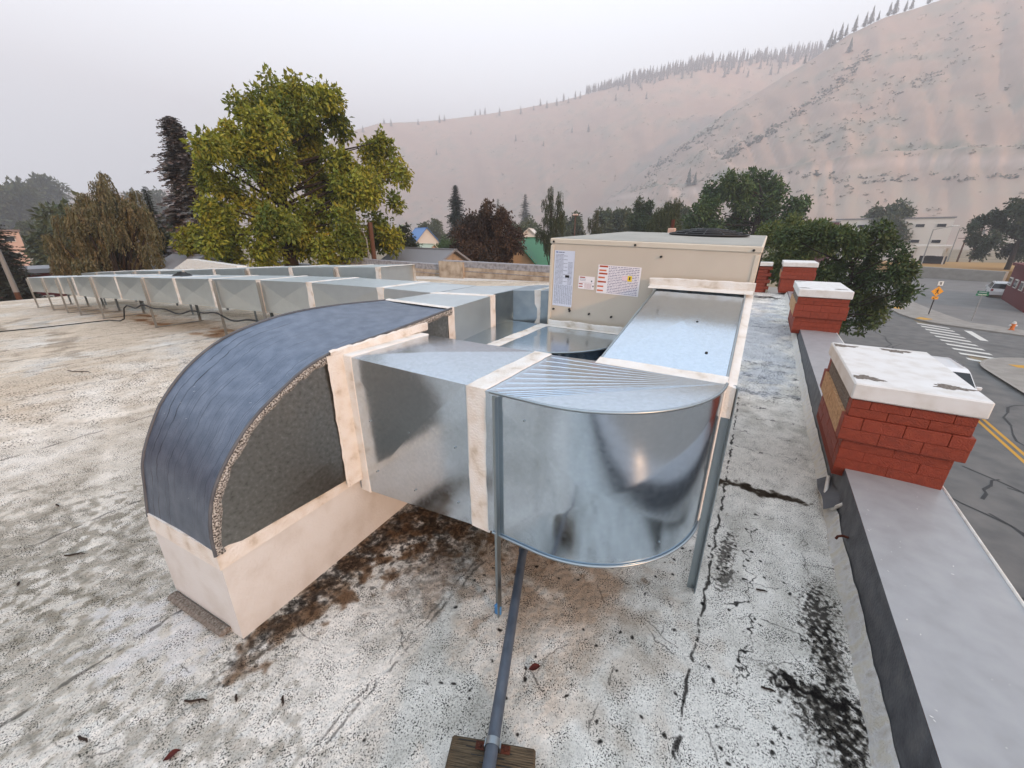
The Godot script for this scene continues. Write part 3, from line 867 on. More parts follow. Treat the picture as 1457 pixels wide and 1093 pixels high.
	for q in [[-1.25, 1.146, -1.45], [-0.25, 1.26, -2.35], [-0.35, 1.225, -2.2], [-0.15, 1.19, -1.98]]:
		s = Shape.new()
		s.soft_box(Vector3(q[0], q[1], q[2]) - at, Vector3(0.012, 0.006, 0.012), 0.002)
		part("sheet_screw", s, mats["screw"], duct)

func build_return_elbow() -> void:
	var duct := thing("return_elbow_duct", "low galvanised duct elbow at the foot of the unit, behind the square duct", "duct", Vector3(-1.3, 0, -2.6))
	var at := duct.position
	var off := func(l: Array) -> Array: return l.map(func(q): return q - at)
	var y1 := 0.995
	var y0 := 0.45
	var a := section_x(-1.70, y0, y1, -2.15, -2.95)
	var b := section_x(-1.47, y0, y1, -2.14, -2.95)
	part("duct_section", duct_box(off.call(section_x(-2.0, y0, y1, -2.15, -2.95)), off.call(b), 0.006), mats["galvanised"], duct)
	part("sealant_band", ring_band(off.call(section_x(-1.48, y0, y1, -2.14, -2.95)), Vector3(1, 0, 0.0), 0.05, 0.006), mats["sealant"], duct)
	var centre := Vector3(-1.30, 0, -2.70)
	var rim := func(t: float) -> Vector3:
		if t < 0.2: return Vector3(lerpf(-1.47, centre.x, t / 0.2), 0, -2.14)
		if t < 0.85:
			var w := (t - 0.2) / 0.65 * PI / 2.0
			return centre + Vector3(sin(w) * 0.55, 0, cos(w) * 0.56)
		return Vector3(-0.75, 0, lerpf(-2.70, -2.95, (t - 0.85) / 0.15))
	var s := Shape.new()
	s.grid(func(u: float, v: float) -> Vector3: return (rim.call(u) as Vector3) + Vector3(0, lerpf(y0, y1, v), 0) - at, 40, 2)
	part("elbow_outer_wall", s, mats["galvanised"], duct)
	for y in [y1, y0]:
		s = Shape.new()
		var ring := [Vector3(-0.75, y, -2.95) - at, Vector3(-1.47, y, -2.95) - at]
		for k in 41: ring.append((rim.call(k / 40.0) as Vector3) + Vector3(0, y, 0) - at)
		s.fan(ring if y == y1 else (func(l): l.reverse(); return l).call(ring), Vector3(-1.3, y + (0.006 if y == y1 else 0.0), -2.7) - at)
		part("elbow_top" if y == y1 else "elbow_bottom", s, mats["galvanised"], duct)
	s = Shape.new()
	s.tube(range(41).map(func(k): return (rim.call(k / 40.0) as Vector3) + Vector3(0, y1 + 0.002, 0) - at), 0.006, 6)
	part("lock_seam", s, mats["leg_steel"], duct)
	s = Shape.new()
	strip(s, Vector3(-1.44, 1.02, -2.935) - at, Vector3(-0.66, 1.02, -2.935) - at, Vector3.UP, Vector3(0, 0, 1), 0.03, 0.006, 0.005)
	strip(s, Vector3(-1.44, 0.997, -2.915) - at, Vector3(-0.66, 0.997, -2.915) - at, Vector3(0, 0, 1), Vector3.UP, 0.02, 0.006, 0.005)
	part("sealant_band", s, mats["sealant"], duct)
	part("leg", angle_leg(Vector3(-1.0, 0, -2.2) - at, Vector3(-1.0, 0.5, -2.2) - at, 0.0), mats["leg_steel"], duct)

func build_long_ducts() -> void:
	var off_at := Vector3(-9.0, 0, -2.8)
	var duct := thing("long_roof_duct", "long dull galvanised duct in many taped sections running left across the roof on steel legs", "duct", off_at)
	var off := func(l: Array) -> Array: return l.map(func(q): return q - off_at)
	var st := [[-2.30, 1.25, 0.87], [-2.95, 1.25, 0.87], [-4.05, 1.235, 0.87], [-5.06, 1.205, 0.83], [-6.26, 1.155, 0.782], [-7.43, 1.103, 0.732], [-8.64, 1.052, 0.665], [-9.97, 1.0, 0.60], [-11.33, 0.935, 0.52], [-12.66, 0.862, 0.468], [-13.84, 0.788, 0.42], [-15.26, 0.715, 0.35], [-16.9, 0.63, 0.255]]
	for k in st.size() - 1:
		var a: Array = st[k]
		var b: Array = st[k + 1]
		part("duct_section", duct_box(off.call(section_x(a[0], a[2], a[1], -2.51, -3.11)), off.call(section_x(b[0], b[2], b[1], -2.51, -3.11)), 0.020), mats["galvanised_dull"], duct)
		if k > 0:
			var way := Vector3(b[0] - a[0], b[1] - a[1], 0).normalized()
			part("sealant_band", ring_band(off.call(section_x(a[0], a[2], a[1], -2.51, -3.11)), way, 0.05, 0.008), mats["sealant"], duct)
	var s := Shape.new()
	var e: Array = st[-1]
	s.quad(Vector3(e[0], e[2], -3.11) - off_at, Vector3(e[0], e[2], -2.51) - off_at, Vector3(e[0], e[1], -2.51) - off_at, Vector3(e[0], e[1], -3.11) - off_at)
	part("end_panel", s, mats["galvanised_dull"], duct)
	part("sealant_band", ring_band(off.call(section_x(-16.88, e[2], e[1], -2.51, -3.11)), Vector3(1, 0.05, 0).normalized(), 0.05), mats["sealant"], duct)
	for x in [-5.0, -6.11, -8.59, -11.29, -12.84, -13.9, -15.19, -16.8]:
		var y := roof_y(x, -2.5)
		var top := 0.0
		for k in st.size() - 1:
			if x <= st[k][0] and x >= st[k + 1][0]: top = remap(x, st[k][0], st[k + 1][0], st[k][1], st[k + 1][1])
		for z in [-2.49, -3.13]:
			part("leg", angle_leg(Vector3(x, roof_y(x, z) - 0.01, z) - off_at, Vector3(x, top - 0.02, z) - off_at, 0.0 if z > -2.8 else PI / 2, 0.035), mats["steel"], duct)
		s = Shape.new()
		s.box(Vector3(x, y + 0.012, -2.81) - off_at, Vector3(0.03, 0.012, 0.72))
		part("foot_rail", s, mats["steel"], duct)
	# branch back to the hood, and the offset piece to the unit
	s = Shape.new()
	var tee := thing("tee_duct", "short galvanised tee between the curved hood and the long roof duct", "duct", Vector3(-2.0, 0.9, -2.3))
	var ta := tee.position
	var toff := func(l: Array) -> Array: return l.map(func(q): return q - ta)
	var a0 := [Vector3(-2.33, 0.87, -2.045), Vector3(-1.725, 0.87, -2.04), Vector3(-1.725, 1.245, -2.04), Vector3(-2.33, 1.25, -2.045)]
	var a1 := [Vector3(-2.29, 0.87, -2.50), Vector3(-1.80, 0.87, -2.63), Vector3(-1.80, 1.25, -2.63), Vector3(-2.29, 1.252, -2.50)]
	part("duct_section", duct_box(toff.call(a0), toff.call(a1), 0.005), mats["galvanised_dull"], tee)
	part("sealant_band", ring_band(toff.call(a1), Vector3(0.05, 0, -1).normalized(), 0.045), mats["sealant"], tee)
	var link := thing("offset_duct", "offset duct with bluish shade painted into its colour, joining the long roof duct to the side of the unit", "duct", Vector3(-1.9, 0.9, -3.0))
	var la := link.position
	toff = func(l: Array) -> Array: return l.map(func(q): return q - la)
	var b0 := section_x(-2.295, 0.872, 1.249, -2.515, -3.105)
	var b1 := [Vector3(-1.83, 0.872, -2.66), Vector3(-1.86, 0.872, -3.35), Vector3(-1.86, 1.252, -3.35), Vector3(-1.83, 1.252, -2.66)]
	var b2 := [Vector3(-1.80, 0.872, -2.96), Vector3(-1.80, 0.872, -3.42), Vector3(-1.80, 1.256, -3.42), Vector3(-1.80, 1.256, -2.96)]
	var b3 := [Vector3(-1.47, 0.872, -3.08), Vector3(-1.47, 0.872, -3.50), Vector3(-1.47, 1.26, -3.50), Vector3(-1.47, 1.26, -3.08)]
	part("duct_section", duct_box(toff.call(b0), toff.call(b1), 0.004), mats["galvanised_dull"], link)
	part("duct_section", duct_box(toff.call(b1), toff.call(b2), 0.0), mats["duct_painted_shade"], link)
	part("duct_section", duct_box(toff.call(b2), toff.call(b3), 0.006), mats["duct_painted_shade"], link)
	part("sealant_band", ring_band(toff.call([Vector3(-1.60, 0.872, -3.033), Vector3(-1.60, 0.872, -3.469), Vector3(-1.60, 1.2585, -3.469), Vector3(-1.60, 1.2585, -3.033)]), Vector3(1, 0, -0.3).normalized(), 0.03), mats["sealant"], link)
	# second run behind
	var back := thing("rear_roof_duct", "second dull galvanised duct run, behind and parallel to the long taped duct", "duct", Vector3(-9.0, 0, -3.8))
	var ba := back.position
	var boff := func(l: Array) -> Array: return l.map(func(q): return q - ba)
	var rs := [[-4.12, 1.325], [-4.95, 1.295], [-6.05, 1.25], [-7.3, 1.185], [-8.5, 1.125], [-9.8, 1.05], [-11.0, 0.985], [-12.4, 0.93], [-13.8, 0.85], [-15.2, 0.77], [-16.6, 0.69]]
	for k in rs.size() - 1:
		var p := section_x(rs[k][0], rs[k][1] - 0.42, rs[k][1], -3.5, -4.1)
		part("duct_section", duct_box(boff.call(p), boff.call(section_x(rs[k + 1][0], rs[k + 1][1] - 0.42, rs[k + 1][1], -3.5, -4.1)), 0.006), mats["galvanised_dull"], back)
		part("sealant_band", ring_band(boff.call(p), Vector3(-1, -0.04, 0).normalized(), 0.05, 0.008), mats["sealant"], back)
		if k % 2 == 1:
			for z in [-3.48, -4.12]:
				part("leg", angle_leg(Vector3(rs[k][0], roof_y(rs[k][0], z) - 0.01, z) - ba, Vector3(rs[k][0], rs[k][1] - 0.02, z) - ba, 0.0 if z > -3.8 else PI / 2, 0.035), mats["steel"], back)
	s = Shape.new()
	s.quad(Vector3(-4.12, 0.905, -3.5) - ba, Vector3(-4.12, 0.905, -4.1) - ba, Vector3(-4.12, 1.325, -4.1) - ba, Vector3(-4.12, 1.325, -3.5) - ba)
	part("end_panel", s, mats["galvanised_dull"], back)
	# black rag lying on the long duct, cable slung below it
	s = Shape.new()
	noise.frequency = 14.0
	s.grid(func(u: float, v: float) -> Vector3: return Vector3((u - 0.5) * 0.32, 0.012 + 0.05 * sin(u * PI) * sin(v * PI) * (1.0 + 1.2 * noise.get_noise_2d(u * 0.3, v * 0.3)), (0.5 - v) * 0.16 + 0.03 * sin(u * 7.0)), 14, 8)
	var rag := part("black_rag", s, mats["cable"], self)
	tag(rag, "crumpled black rag lying on top of the long roof duct", "rag")
	rag.position = Vector3(-7.85, 1.088, -2.78)
	s = Shape.new()
	var line := []
	for k in 60:
		var x := lerpf(-3.2, -9.75, k / 59.0)
		line.append(Vector3(x, lerpf(0.85, 0.55, k / 59.0) - 0.035 - 0.03 * sin(x * 3.1) - 0.02 * sin(x * 7.3), -2.47 + 0.02 * sin(x * 2.0)))
	for q in [Vector3(-9.85, 0.45, -2.46), Vector3(-9.95, 0.25, -2.44), Vector3(-10.15, 0.19, -2.42), Vector3(-10.6, 0.165, -2.38), Vector3(-10.75, 0.155, -1.9), Vector3(-10.9, 0.145, -1.45), Vector3(-11.1, 0.135, -1.1), Vector3(-11.6, 0.11, -0.5)]:
		line.append(q)
	s.tube(line, 0.011, 6)
	tag(part("black_cable", s, mats["cable"], self), "black cable slung under the long roof duct and snaking over the roof", "cable")


# ---------------------------------------------------------------- the rooftop unit
func label_texture(kind: int) -> ImageTexture:
	var im := Image.create(256, 512 if kind == 0 else 160, false, Image.FORMAT_RGB8)
	im.fill(Color(0.80, 0.83, 0.88) if kind == 0 else Color(0.92, 0.90, 0.90))
	var w := im.get_width()
	var h := im.get_height()
	var dash := func(x0: int, x1: int, y: int, t: int, col: Color) -> void:
		var x := x0
		while x < x1:
			var l := rng.randi_range(4, 16)
			im.fill_rect(Rect2i(x, y, mini(l, x1 - x), t), col)
			x += l + rng.randi_range(2, 5)
	var ink := Color(0.34, 0.38, 0.46)
	if kind == 0:
		im.fill_rect(Rect2i(16, 12, 26, 9), Color(0.20, 0.35, 0.62))
		dash.call(48, 130, 13, 8, ink)
		for y in range(34, 300, 11):
			dash.call(14, 120 if y % 3 else 170, y, 4, ink)
			if y > 90: dash.call(180, 236, y, 4, ink)
		im.fill_rect(Rect2i(150, 218, 52, 22), Color(0.04, 0.04, 0.05))
		for y in range(310, 490, 8):
			im.fill_rect(Rect2i(14, y, 228, 1), Color(0.5, 0.55, 0.63))
			for x in range(18, 236, 24): im.fill_rect(Rect2i(x, y + 3, rng.randi_range(6, 15), 3), ink)
		for x in range(14, 244, 24): im.fill_rect(Rect2i(x, 310, 1, 178), Color(0.5, 0.55, 0.63))
	elif kind == 1:
		im.fill_rect(Rect2i(0, 78, w, 2), Color(0.6, 0.5, 0.5))
		for q in [[18, 10], [10, 92], [10, 124]]:
			im.fill_rect(Rect2i(q[0], q[1], 84 if q[1] < 20 else 62, 13), Color(0.62, 0.22, 0.15))
		for y in [32, 44, 56]: dash.call(20, 120, y, 4, ink)
		for y in range(90, 150, 11): dash.call(100, 215, y, 4, Color(0.6, 0.35, 0.34))
		for q in [[200, 48], [228, 108]]:
			im.fill_rect(Rect2i(q[0], q[1], 20, 18), Color(0.25, 0.28, 0.32))
	else:
		for q in [[8, 4, 52], [8, 26, 44], [8, 44, 52], [6, 66, 40], [4, 90, 52], [4, 116, 38], [4, 140, 38]]:
			im.fill_rect(Rect2i(q[0], q[1], q[2], 9), Color(0.68, 0.28, 0.14) if q[2] > 45 else Color(0.80, 0.42, 0.26))
		for y in range(6, 156, 9): dash.call(66, 246, y, 4, Color(0.52, 0.48, 0.58))
		im.fill_rect(Rect2i(150, 52, 34, 26), Color(0.90, 0.80, 0.82))
		im.fill_rect(Rect2i(182, 50, 26, 30), Color(0.93, 0.80, 0.18))
		im.fill_rect(Rect2i(191, 56, 8, 16), Color(0.08, 0.07, 0.05))
	return ImageTexture.create_from_image(im)

func build_unit() -> void:
	var unit := thing("rooftop_unit", "large beige rooftop air conditioning unit with white labels and a black fan guard", "air conditioner", Vector3(-0.024, 1.635, -2.95))
	# local axes: the right front top corner is the origin; the cabinet leans a little with the roof
	var bx := Vector3(1.0, -0.031, 0.0).normalized()
	var bz := Vector3(0.0, -0.030, 1.0).normalized()
	unit.basis = Basis(bx, bz.cross(bx).normalized(), bz)
	var w := 1.42
	var d := 2.0
	var h := 1.18
	var s := Shape.new()
	s.soft_box(Vector3(-w / 2, -h / 2 - 0.02, -d / 2), Vector3(w, h, d), 0.006)
	part("cabinet", s, mats["unit_paint"], unit)
	s = Shape.new()
	s.soft_box(Vector3(-w / 2, -0.018, -d / 2), Vector3(w + 0.016, 0.040, d + 0.016), 0.006)
	part("top_lid", s, mats["unit_trim"], unit)
	s = Shape.new()
	s.cross_quad(Vector3(-w + 0.004, 0.0035, -0.004), Vector3(-0.004, 0.0035, -0.004), Vector3(-0.004, 0.0035, -d + 0.004), Vector3(-w + 0.004, 0.0035, -d + 0.004), 0.006)
	part("top_panel", s, world_mat("unit_top", noise_tex(0.01, FastNoiseLite.TYPE_SIMPLEX_SMOOTH, 4, [Color(0.55, 0.545, 0.51), Color(0.63, 0.62, 0.58)], 256, 41), 0.9, 0.5), unit)
	for x in [-w + 0.012, -0.012]:
		s = Shape.new()
		s.soft_box(Vector3(x, -h / 2 - 0.03, 0.002), Vector3(0.028, h - 0.04, 0.010), 0.003)
		part("corner_post", s, mats["unit_trim"], unit)
	for x in [-w - 0.004, 0.004]:
		for z in [-0.68, -1.36]:
			s = Shape.new()
			s.box(Vector3(x, -h / 2 - 0.04, z), Vector3(0.006, h - 0.06, 0.006))
			part("panel_joint", s, mats["screw"], unit)
	# fan guard: a low black dome of rings and spokes
	s = Shape.new()
	var c := Vector3(-0.47, 0.004, -1.38)
	for r in [0.10, 0.16, 0.22, 0.28, 0.335]:
		var ring := []
		for k in 33: ring.append(c + Vector3(cos(k * TAU / 32) * r, 0.05 * (1.0 - r * r / 0.12) + 0.012, sin(k * TAU / 32) * r))
		s.tube(ring, 0.010, 5, false)
	for k in 12:
		var spoke := []
		for q in 6:
			var r := lerpf(0.08, 0.335, q / 5.0)
			spoke.append(c + Vector3(cos(k * TAU / 12) * r, 0.05 * (1.0 - r * r / 0.12) + 0.012, sin(k * TAU / 12) * r))
		s.tube(spoke, 0.007, 5)
	part("fan_guard", s, mats["black_plastic"], unit)
	s = Shape.new()
	s.grid(func(u: float, v: float) -> Vector3: return c + Vector3(cos(u * TAU) * 0.325 * v, 0.035 * (1.0 - v * v) + 0.004, sin(u * TAU) * 0.325 * v), 28, 6, false)
	part("fan_cowl", s, mats["black_plastic"], unit)
	# stickers on the front
	for q in [[-1.385, -1.215, -0.085, -0.515, 0], [-1.17, -1.04, -0.263, -0.36, 1], [-1.02, -0.70, -0.170, -0.378, 2]]:
		s = Shape.new()
		var z := 0.0025
		s.quad(Vector3(q[0], q[3], z), Vector3(q[1], q[3], z), Vector3(q[1], q[2], z), Vector3(q[0], q[2], z))
		s.uv.append_array([Vector2(0, 1), Vector2(1, 0), Vector2(1, 1), Vector2(0, 1), Vector2(0, 0), Vector2(1, 0)])
		var m := mat("label_print_%d" % q[4], Color.WHITE, 0.5)
		m.albedo_texture = label_texture(q[4])
		var o := part("label_sticker", s, m, unit)
		o.set_meta("label", ["tall pale blue specification label with a table", "small white label with red bars", "wide white warning label with orange bars and a yellow sign"][q[4]])
	for q in [[-1.395, -0.022], [-0.765, -0.022], [-0.04, -0.022], [-0.58, -0.09], [-1.37, -0.545], [-1.225, -0.545], [-1.06, -0.548], [-0.88, -0.548], [-1.23, -0.53]]:
		s = Shape.new()
		s.tube([Vector3(q[0], q[1], 0.0), Vector3(q[0], q[1], 0.016)], 0.008, 8)
		part("screw", s, mats["screw"], unit)
	s = Shape.new()
	s.box(Vector3(-w / 2, -h - 0.24, -d / 2), Vector3(w - 0.06, 0.46, d - 0.06))
	part("base_curb", s, mats["curb_paint"], unit)
	# screw heads beside the sticker (white nameplate scuff)


# ---------------------------------------------------------------- parapets and pillars
func build_parapet() -> void:
	var wall := thing("street_parapet_wall", "low parapet wall along the street with grey painted coping and dark flashing", "parapet", Vector3(0.92, 0, -5.0))
	var at := wall.position
	var s := Shape.new()
	s.box(Vector3(0.92, -0.05, -3.5) - at, Vector3(0.44, 0.66, 19.4))
	part("wall_core", s, mats["brick_paint_dark"], wall)
	s = Shape.new()
	noise.frequency = 0.8
	s.grid(func(u: float, v: float) -> Vector3:   # painted metal coping, slightly dished
		var x := lerpf(0.688, 1.148, v)
		var z := lerpf(6.0, -13.0, u)
		return Vector3(x, 0.302 + 0.004 * sin(v * PI) + 0.0025 * noise.get_noise_2d(x * 6.0, z * 2.0), z) - at, 90, 8)
	part("coping_top", s, mats["coping"], wall)
	s = Shape.new()
	s.soft_box(Vector3(1.152, 0.284, -3.5) - at, Vector3(0.014, 0.05, 19.0), 0.005)
	part("coping_lip", s, mats["sealant"], wall)
	s = Shape.new()   # drops and scrapes of white paint on the coping
	for k in 46:
		var c := Vector2(lerpf(0.70, 1.13, pow(rng.randf(), 1.5)), rng.randf_range(-2.9, -0.9))
		var ring := PackedVector2Array()
		var way := rng.randf() * TAU
		var size := rng.randf_range(0.0012, 0.0036)
		for q in 9:
			ring.append(c + (Vector2.from_angle(q * TAU / 9) * Vector2(rng.randf_range(0.8, 2.2), 0.6) * size * rng.randf_range(0.6, 1.3)).rotated(way))
		var hull := Geometry2D.convex_hull(ring)
		hull.remove_at(hull.size() - 1)
		s.slab(hull, 0.3085, 0.3085)
	part("paint_flecks", s, mats["pillar_cap"], wall, -at).set_meta("kind", "stuff")
	s = Shape.new()
	s.grid(func(u: float, v: float) -> Vector3:   # dark sheet face towards the roof, buckled
		var z := lerpf(6.0, -13.0, u)
		var y := lerpf(0.300, 0.075, v)
		return Vector3(0.688 - 0.010 * v + 0.006 * noise.get_noise_2d(y * 8.0, z * 3.0), y, z) - at, 120, 6, true)
	part("flashing_face", s, mats["flashing"], wall)
	s = Shape.new()
	noise.frequency = 1.4
	s.grid(func(u: float, v: float) -> Vector3:   # roofing membrane turned up against the wall
		var z := lerpf(6.0, -13.0, u)
		var n := noise.get_noise_2d(z * 3.0, 5.0)
		var n2 := noise.get_noise_2d(z * 7.0, 25.0)
		var x := lerpf(0.674, 0.632 + 0.016 * n + 0.006 * n2, pow(v, 0.8))
		var y := (0.088 + 0.022 * n + 0.014 * n2) * pow(1.0 - v, 1.6) + 0.006 + roof_y(0.6, z) * 0.999
		return Vector3(x, y - 0.012 * smoothstep(0.8, 1.0, v), z) - at, 240, 8, true)
	part("membrane_upturn", s, mats["membrane"], wall)
	# lifted flap of membrane and patch of tar below the near pillar
	s = Shape.new()
	s.grid(func(u: float, v: float) -> Vector3: return Vector3(lerpf(0.700, 0.610, v), 0.15 - 0.075 * v + 0.02 * sin(u * 6.0), lerpf(-2.78, -3.18, u)) - at, 10, 6, true)
	part("tar_patch", s, mats["flashing"], wall)
	s = Shape.new()
	s.tube([Vector3(0.665, 0.12, -3.16) - at, Vector3(0.62, 0.075, -2.86) - at, Vector3(0.655, 0.085, -2.80) - at, Vector3(0.69, 0.16, -2.76) - at], 0.012, 6)
	part("sealant_bead", s, mats["sealant"], wall)
	var o := thing("rusty_hook", "small rusty iron hook sticking out of the dark parapet flashing", "hook", Vector3(0.685, 0.135, -2.45))
	s = Shape.new()
	s.tube([Vector3(0.01, 0.0, 0), Vector3(-0.03, 0.004, 0), Vector3(-0.05, -0.006, 0.004), Vector3(-0.055, -0.024, 0.006)], 0.007, 8)
	part("bent_rod", s, mats["rust"], o)
	s = Shape.new()
	s.tube([Vector3(0.012, 0, 0), Vector3(-0.002, 0, 0)], 0.016, 10)
	part("washer", s, mats["strap"], o)

func brick_course(pillar: Node3D, y0: float, y1: float, x0: float, x1: float, z0: float, z1: float, shift: float, m: Material, tan_left: bool) -> void:
	# z0 front (towards the camera), z1 back; bricks of about 20 cm round the four faces, each a piece of its own
	var gap := 0.002
	var dep := 0.09
	var h := y1 - y0 - gap
	var nx := maxi(2, roundi((x1 - x0) / 0.205))
	var nz := maxi(3, roundi((z0 - z1 - dep) / 0.205))
	for face in 4:
		var count := nx if face < 2 else nz
		var span := (x1 - x0) if face < 2 else (z0 - z1 - dep * 2 - gap * 2)
		var l := span / count
		var a := 0.0
		var k := 0
		while a < span - 0.001:
			var len_ := l * (0.5 if k == 0 and shift > 0 else 1.0)
			len_ = minf(len_, span - a)
			var mid := a + len_ / 2.0
			var key := "brick_%.3f_%.3f_%d" % [len_, h, face / 2]
			if not shape_cache.has(key):
				var s := Shape.new()
				s.soft_box(Vector3.ZERO, Vector3(len_ - gap, h, dep) if face < 2 else Vector3(dep, h, len_ - gap), 0.0022)
				shape_cache[key] = s.mesh()
			var at := Vector3(x0 + mid, (y0 + y1) / 2, z0 - dep / 2) if face == 0 else Vector3(x0 + mid, (y0 + y1) / 2, z1 + dep / 2) if face == 1 else Vector3(x0 + dep / 2, (y0 + y1) / 2, z0 - dep - gap - mid) if face == 2 else Vector3(x1 - dep / 2, (y0 + y1) / 2, z0 - dep - gap - mid)
			var n := [Vector3(0, 0, 1), Vector3(0, 0, -1), Vector3(-1, 0, 0), Vector3(1, 0, 0)][face] as Vector3
			at += n * rng.randf_range(-0.002, 0.002)
			var use: Material = m if face != 2 else mats["brick_tan"] if tan_left else mats["cap_wear"] if y0 > pillar.position.y + 0.33 else m
			part("brick", shape_cache[key], use, pillar, at - pillar.position, Basis(Vector3.UP, rng.randf_range(-0.006, 0.006)))
			a += len_
			k += 1

func build_pillar(label: String, front: float, back: float, x0: float, x1: float, top: float, cap: float, corbel: float, foot: float, base: float, worn: int) -> void:
	var o := thing("brick_pillar", label, "brick pillar", Vector3((x0 + x1) / 2, base, (front + back) / 2), 0.0, "red brick pillars along the parapet")
	var s := Shape.new()
	s.box(Vector3((x0 + x1) / 2, (base + cap) / 2 - 0.03, (front + back) / 2) - o.position, Vector3(x1 - x0 - 0.07, cap - base + 0.05, front - back - 0.07))
	part("mortar_core", s, mats["mortar"], o)
	var bands := [[base, foot, 0.032, 3], [foot, corbel, 0.0, 2], [corbel, cap - 0.006, 0.016, 2]]
	for q in bands:
		for k in q[3]:
			var y0: float = lerpf(q[0], q[1], k / float(q[3]))
			var y1: float = lerpf(q[0], q[1], (k + 1) / float(q[3]))
			brick_course(o, y0, y1, x0 + q[2], x1 - q[2], front - q[2], back + q[2], k % 2, mats["brick_paint" if k % 2 else "brick_paint_dark"], q[1] == corbel)
	# left face above the corbel: bare darker masonry set back
	s = Shape.new()
	s.soft_box(Vector3((x0 + x1) / 2, (cap + top) / 2, (front + back) / 2) - o.position, Vector3(x1 - x0 + 0.004, top - cap, front - back + 0.03), 0.008)
	var slab := part("cap_slab", s, mats["pillar_cap"], o)
	for k in worn:   # worn spots where the white coating has come off
		var c: Vector2 = [Vector2(0.12, 0.12), Vector2(0.80, 0.16), Vector2(0.10, 0.92), Vector2(0.66, 0.93)][k]
		s = Shape.new()
		var ring := PackedVector2Array()
		for q in 64:
			var t := q * TAU / 64
			var r := 0.72 + 0.22 * sin(t * 3.0 + k) + 0.14 * sin(t * 7.0 + k * 2.0) + 0.30 * rng.randf()
			ring.append(Vector2(lerpf(x0, x1, c.x) + cos(t) * 0.085 * r, lerpf(front, back, c.y) + sin(t) * 0.05 * r))
		var clipped := Geometry2D.intersect_polygons(ring, PackedVector2Array([Vector2(x0 + 0.008, back), Vector2(x1 - 0.008, back), Vector2(x1 - 0.008, front), Vector2(x0 + 0.008, front)]))
		for q in clipped: s.slab(q, 0.0, 0.0012)
		part("worn_patch", s, mats["cap_wear"], slab, Vector3(0, top + 0.0004, 0) - o.position)

func build_pillars() -> void:
	build_pillar("nearest red brick pillar with a white cap, four worn spots on top", -2.93, -4.02, 0.595, 1.165, 0.885, 0.785, 0.665, 0.51, 0.30, 4)
	build_pillar("middle red brick pillar with a white cap, standing between the nearest and the farthest", -7.6, -9.0, 0.545, 1.21, 0.93, 0.815, 0.70, 0.50, 0.29, 3)
	build_pillar("farthest red brick pillar, beside the cross wall at the end of the parapet", -13.0, -14.2, 0.45, 1.21, 1.04, 0.93, 0.80, 0.62, 0.30, 0)
	var o := thing("red_cross_wall", "short dark red brick cross wall with white coping left of the farthest pillar", "wall", Vector3(-0.2, 0.2, -13.3))
	for k in 8:
		var n := 4
		for i in n:
			var s := Shape.new()
			s.soft_box(Vector3(-0.74 + i * 0.31 + (0.1 if k % 2 else 0.0), 0.045 + k * 0.088, 0.0), Vector3(0.303, 0.081, 0.2), 0.004)
			part("brick", s, mats["brick_paint_dark"], o)
	var s := Shape.new()
	s.box(Vector3(-0.26, 0.36, -0.03), Vector3(1.3, 0.72, 0.15))
	part("mortar_core", s, mats["mortar"], o)
	s = Shape.new()
	s.soft_box(Vector3(-0.25, 0.765, 0), Vector3(1.36, 0.10, 0.28), 0.01)
	part("cap_slab", s, mats["pillar_cap"], o)

func back_wall(label: String, x0: float, x1: float, z: float, y0: float, top0: float, top1: float, pier: bool) -> void:
	# x0 left end, x1 right end; a stuccoed fire wall with a metal cap and lapped flashing
	var o := thing("fire_wall", label, "parapet", Vector3((x0 + x1) / 2, y0, z), 0.0, "stepped parapets at the back of the roof")
	var at := o.position
	var face := func(h0: float, h1: float, out: float, thick: float, m: Material, called: String, a := x0, b := x1) -> void:
		var s := Shape.new()
		var ta := lerpf(top0, top1, (a - x0) / (x1 - x0))
		var tb := lerpf(top0, top1, (b - x0) / (x1 - x0))
		var q := []
		for y in [h0, h1]:
			for c in [[a, out], [b, out], [b, -thick], [a, -thick]]:
				q.append(Vector3(c[0], (ta if c[0] == a else tb) + y if y > -5.0 else y0 - 0.2, z + c[1]) - at)
		s.hexa(q)
		part(called, s, m, o)
	face.call(-9.0, -0.06, 0.0, 0.3, mats["old_wall"], "wall_face")
	face.call(-0.06, 0.0, 0.02, 0.32, mats["old_flashing"], "metal_cap")
	face.call(-0.21, -0.062, 0.014, 0.0, mats["old_flashing"], "lapped_flashing")
	face.call(-0.36, -0.34, 0.02, 0.0, mats["old_flashing"], "drip_edge")
	if pier:
		face.call(-9.0, -0.03, 0.10, 0.0, mats["old_wall"], "end_pier", x0, x0 + (x1 - x0) * 0.12)
	var s := Shape.new()
	s.hexa([Vector3(x0, y0 - 0.1, z + 0.30), Vector3(x1, y0 - 0.1, z + 0.30), Vector3(x1, y0 - 0.1, z), Vector3(x0, y0 - 0.1, z), Vector3(x0, roof_y(x0, z) + 0.02, z + 0.26), Vector3(x1, roof_y(x1, z) + 0.02, z + 0.26), Vector3(x1, roof_y(x1, z) + 0.10, z + 0.03), Vector3(x0, roof_y(x0, z) + 0.10, z + 0.03)].map(func(q): return q - at))
	part("membrane_upturn", s, mats["membrane"], o)

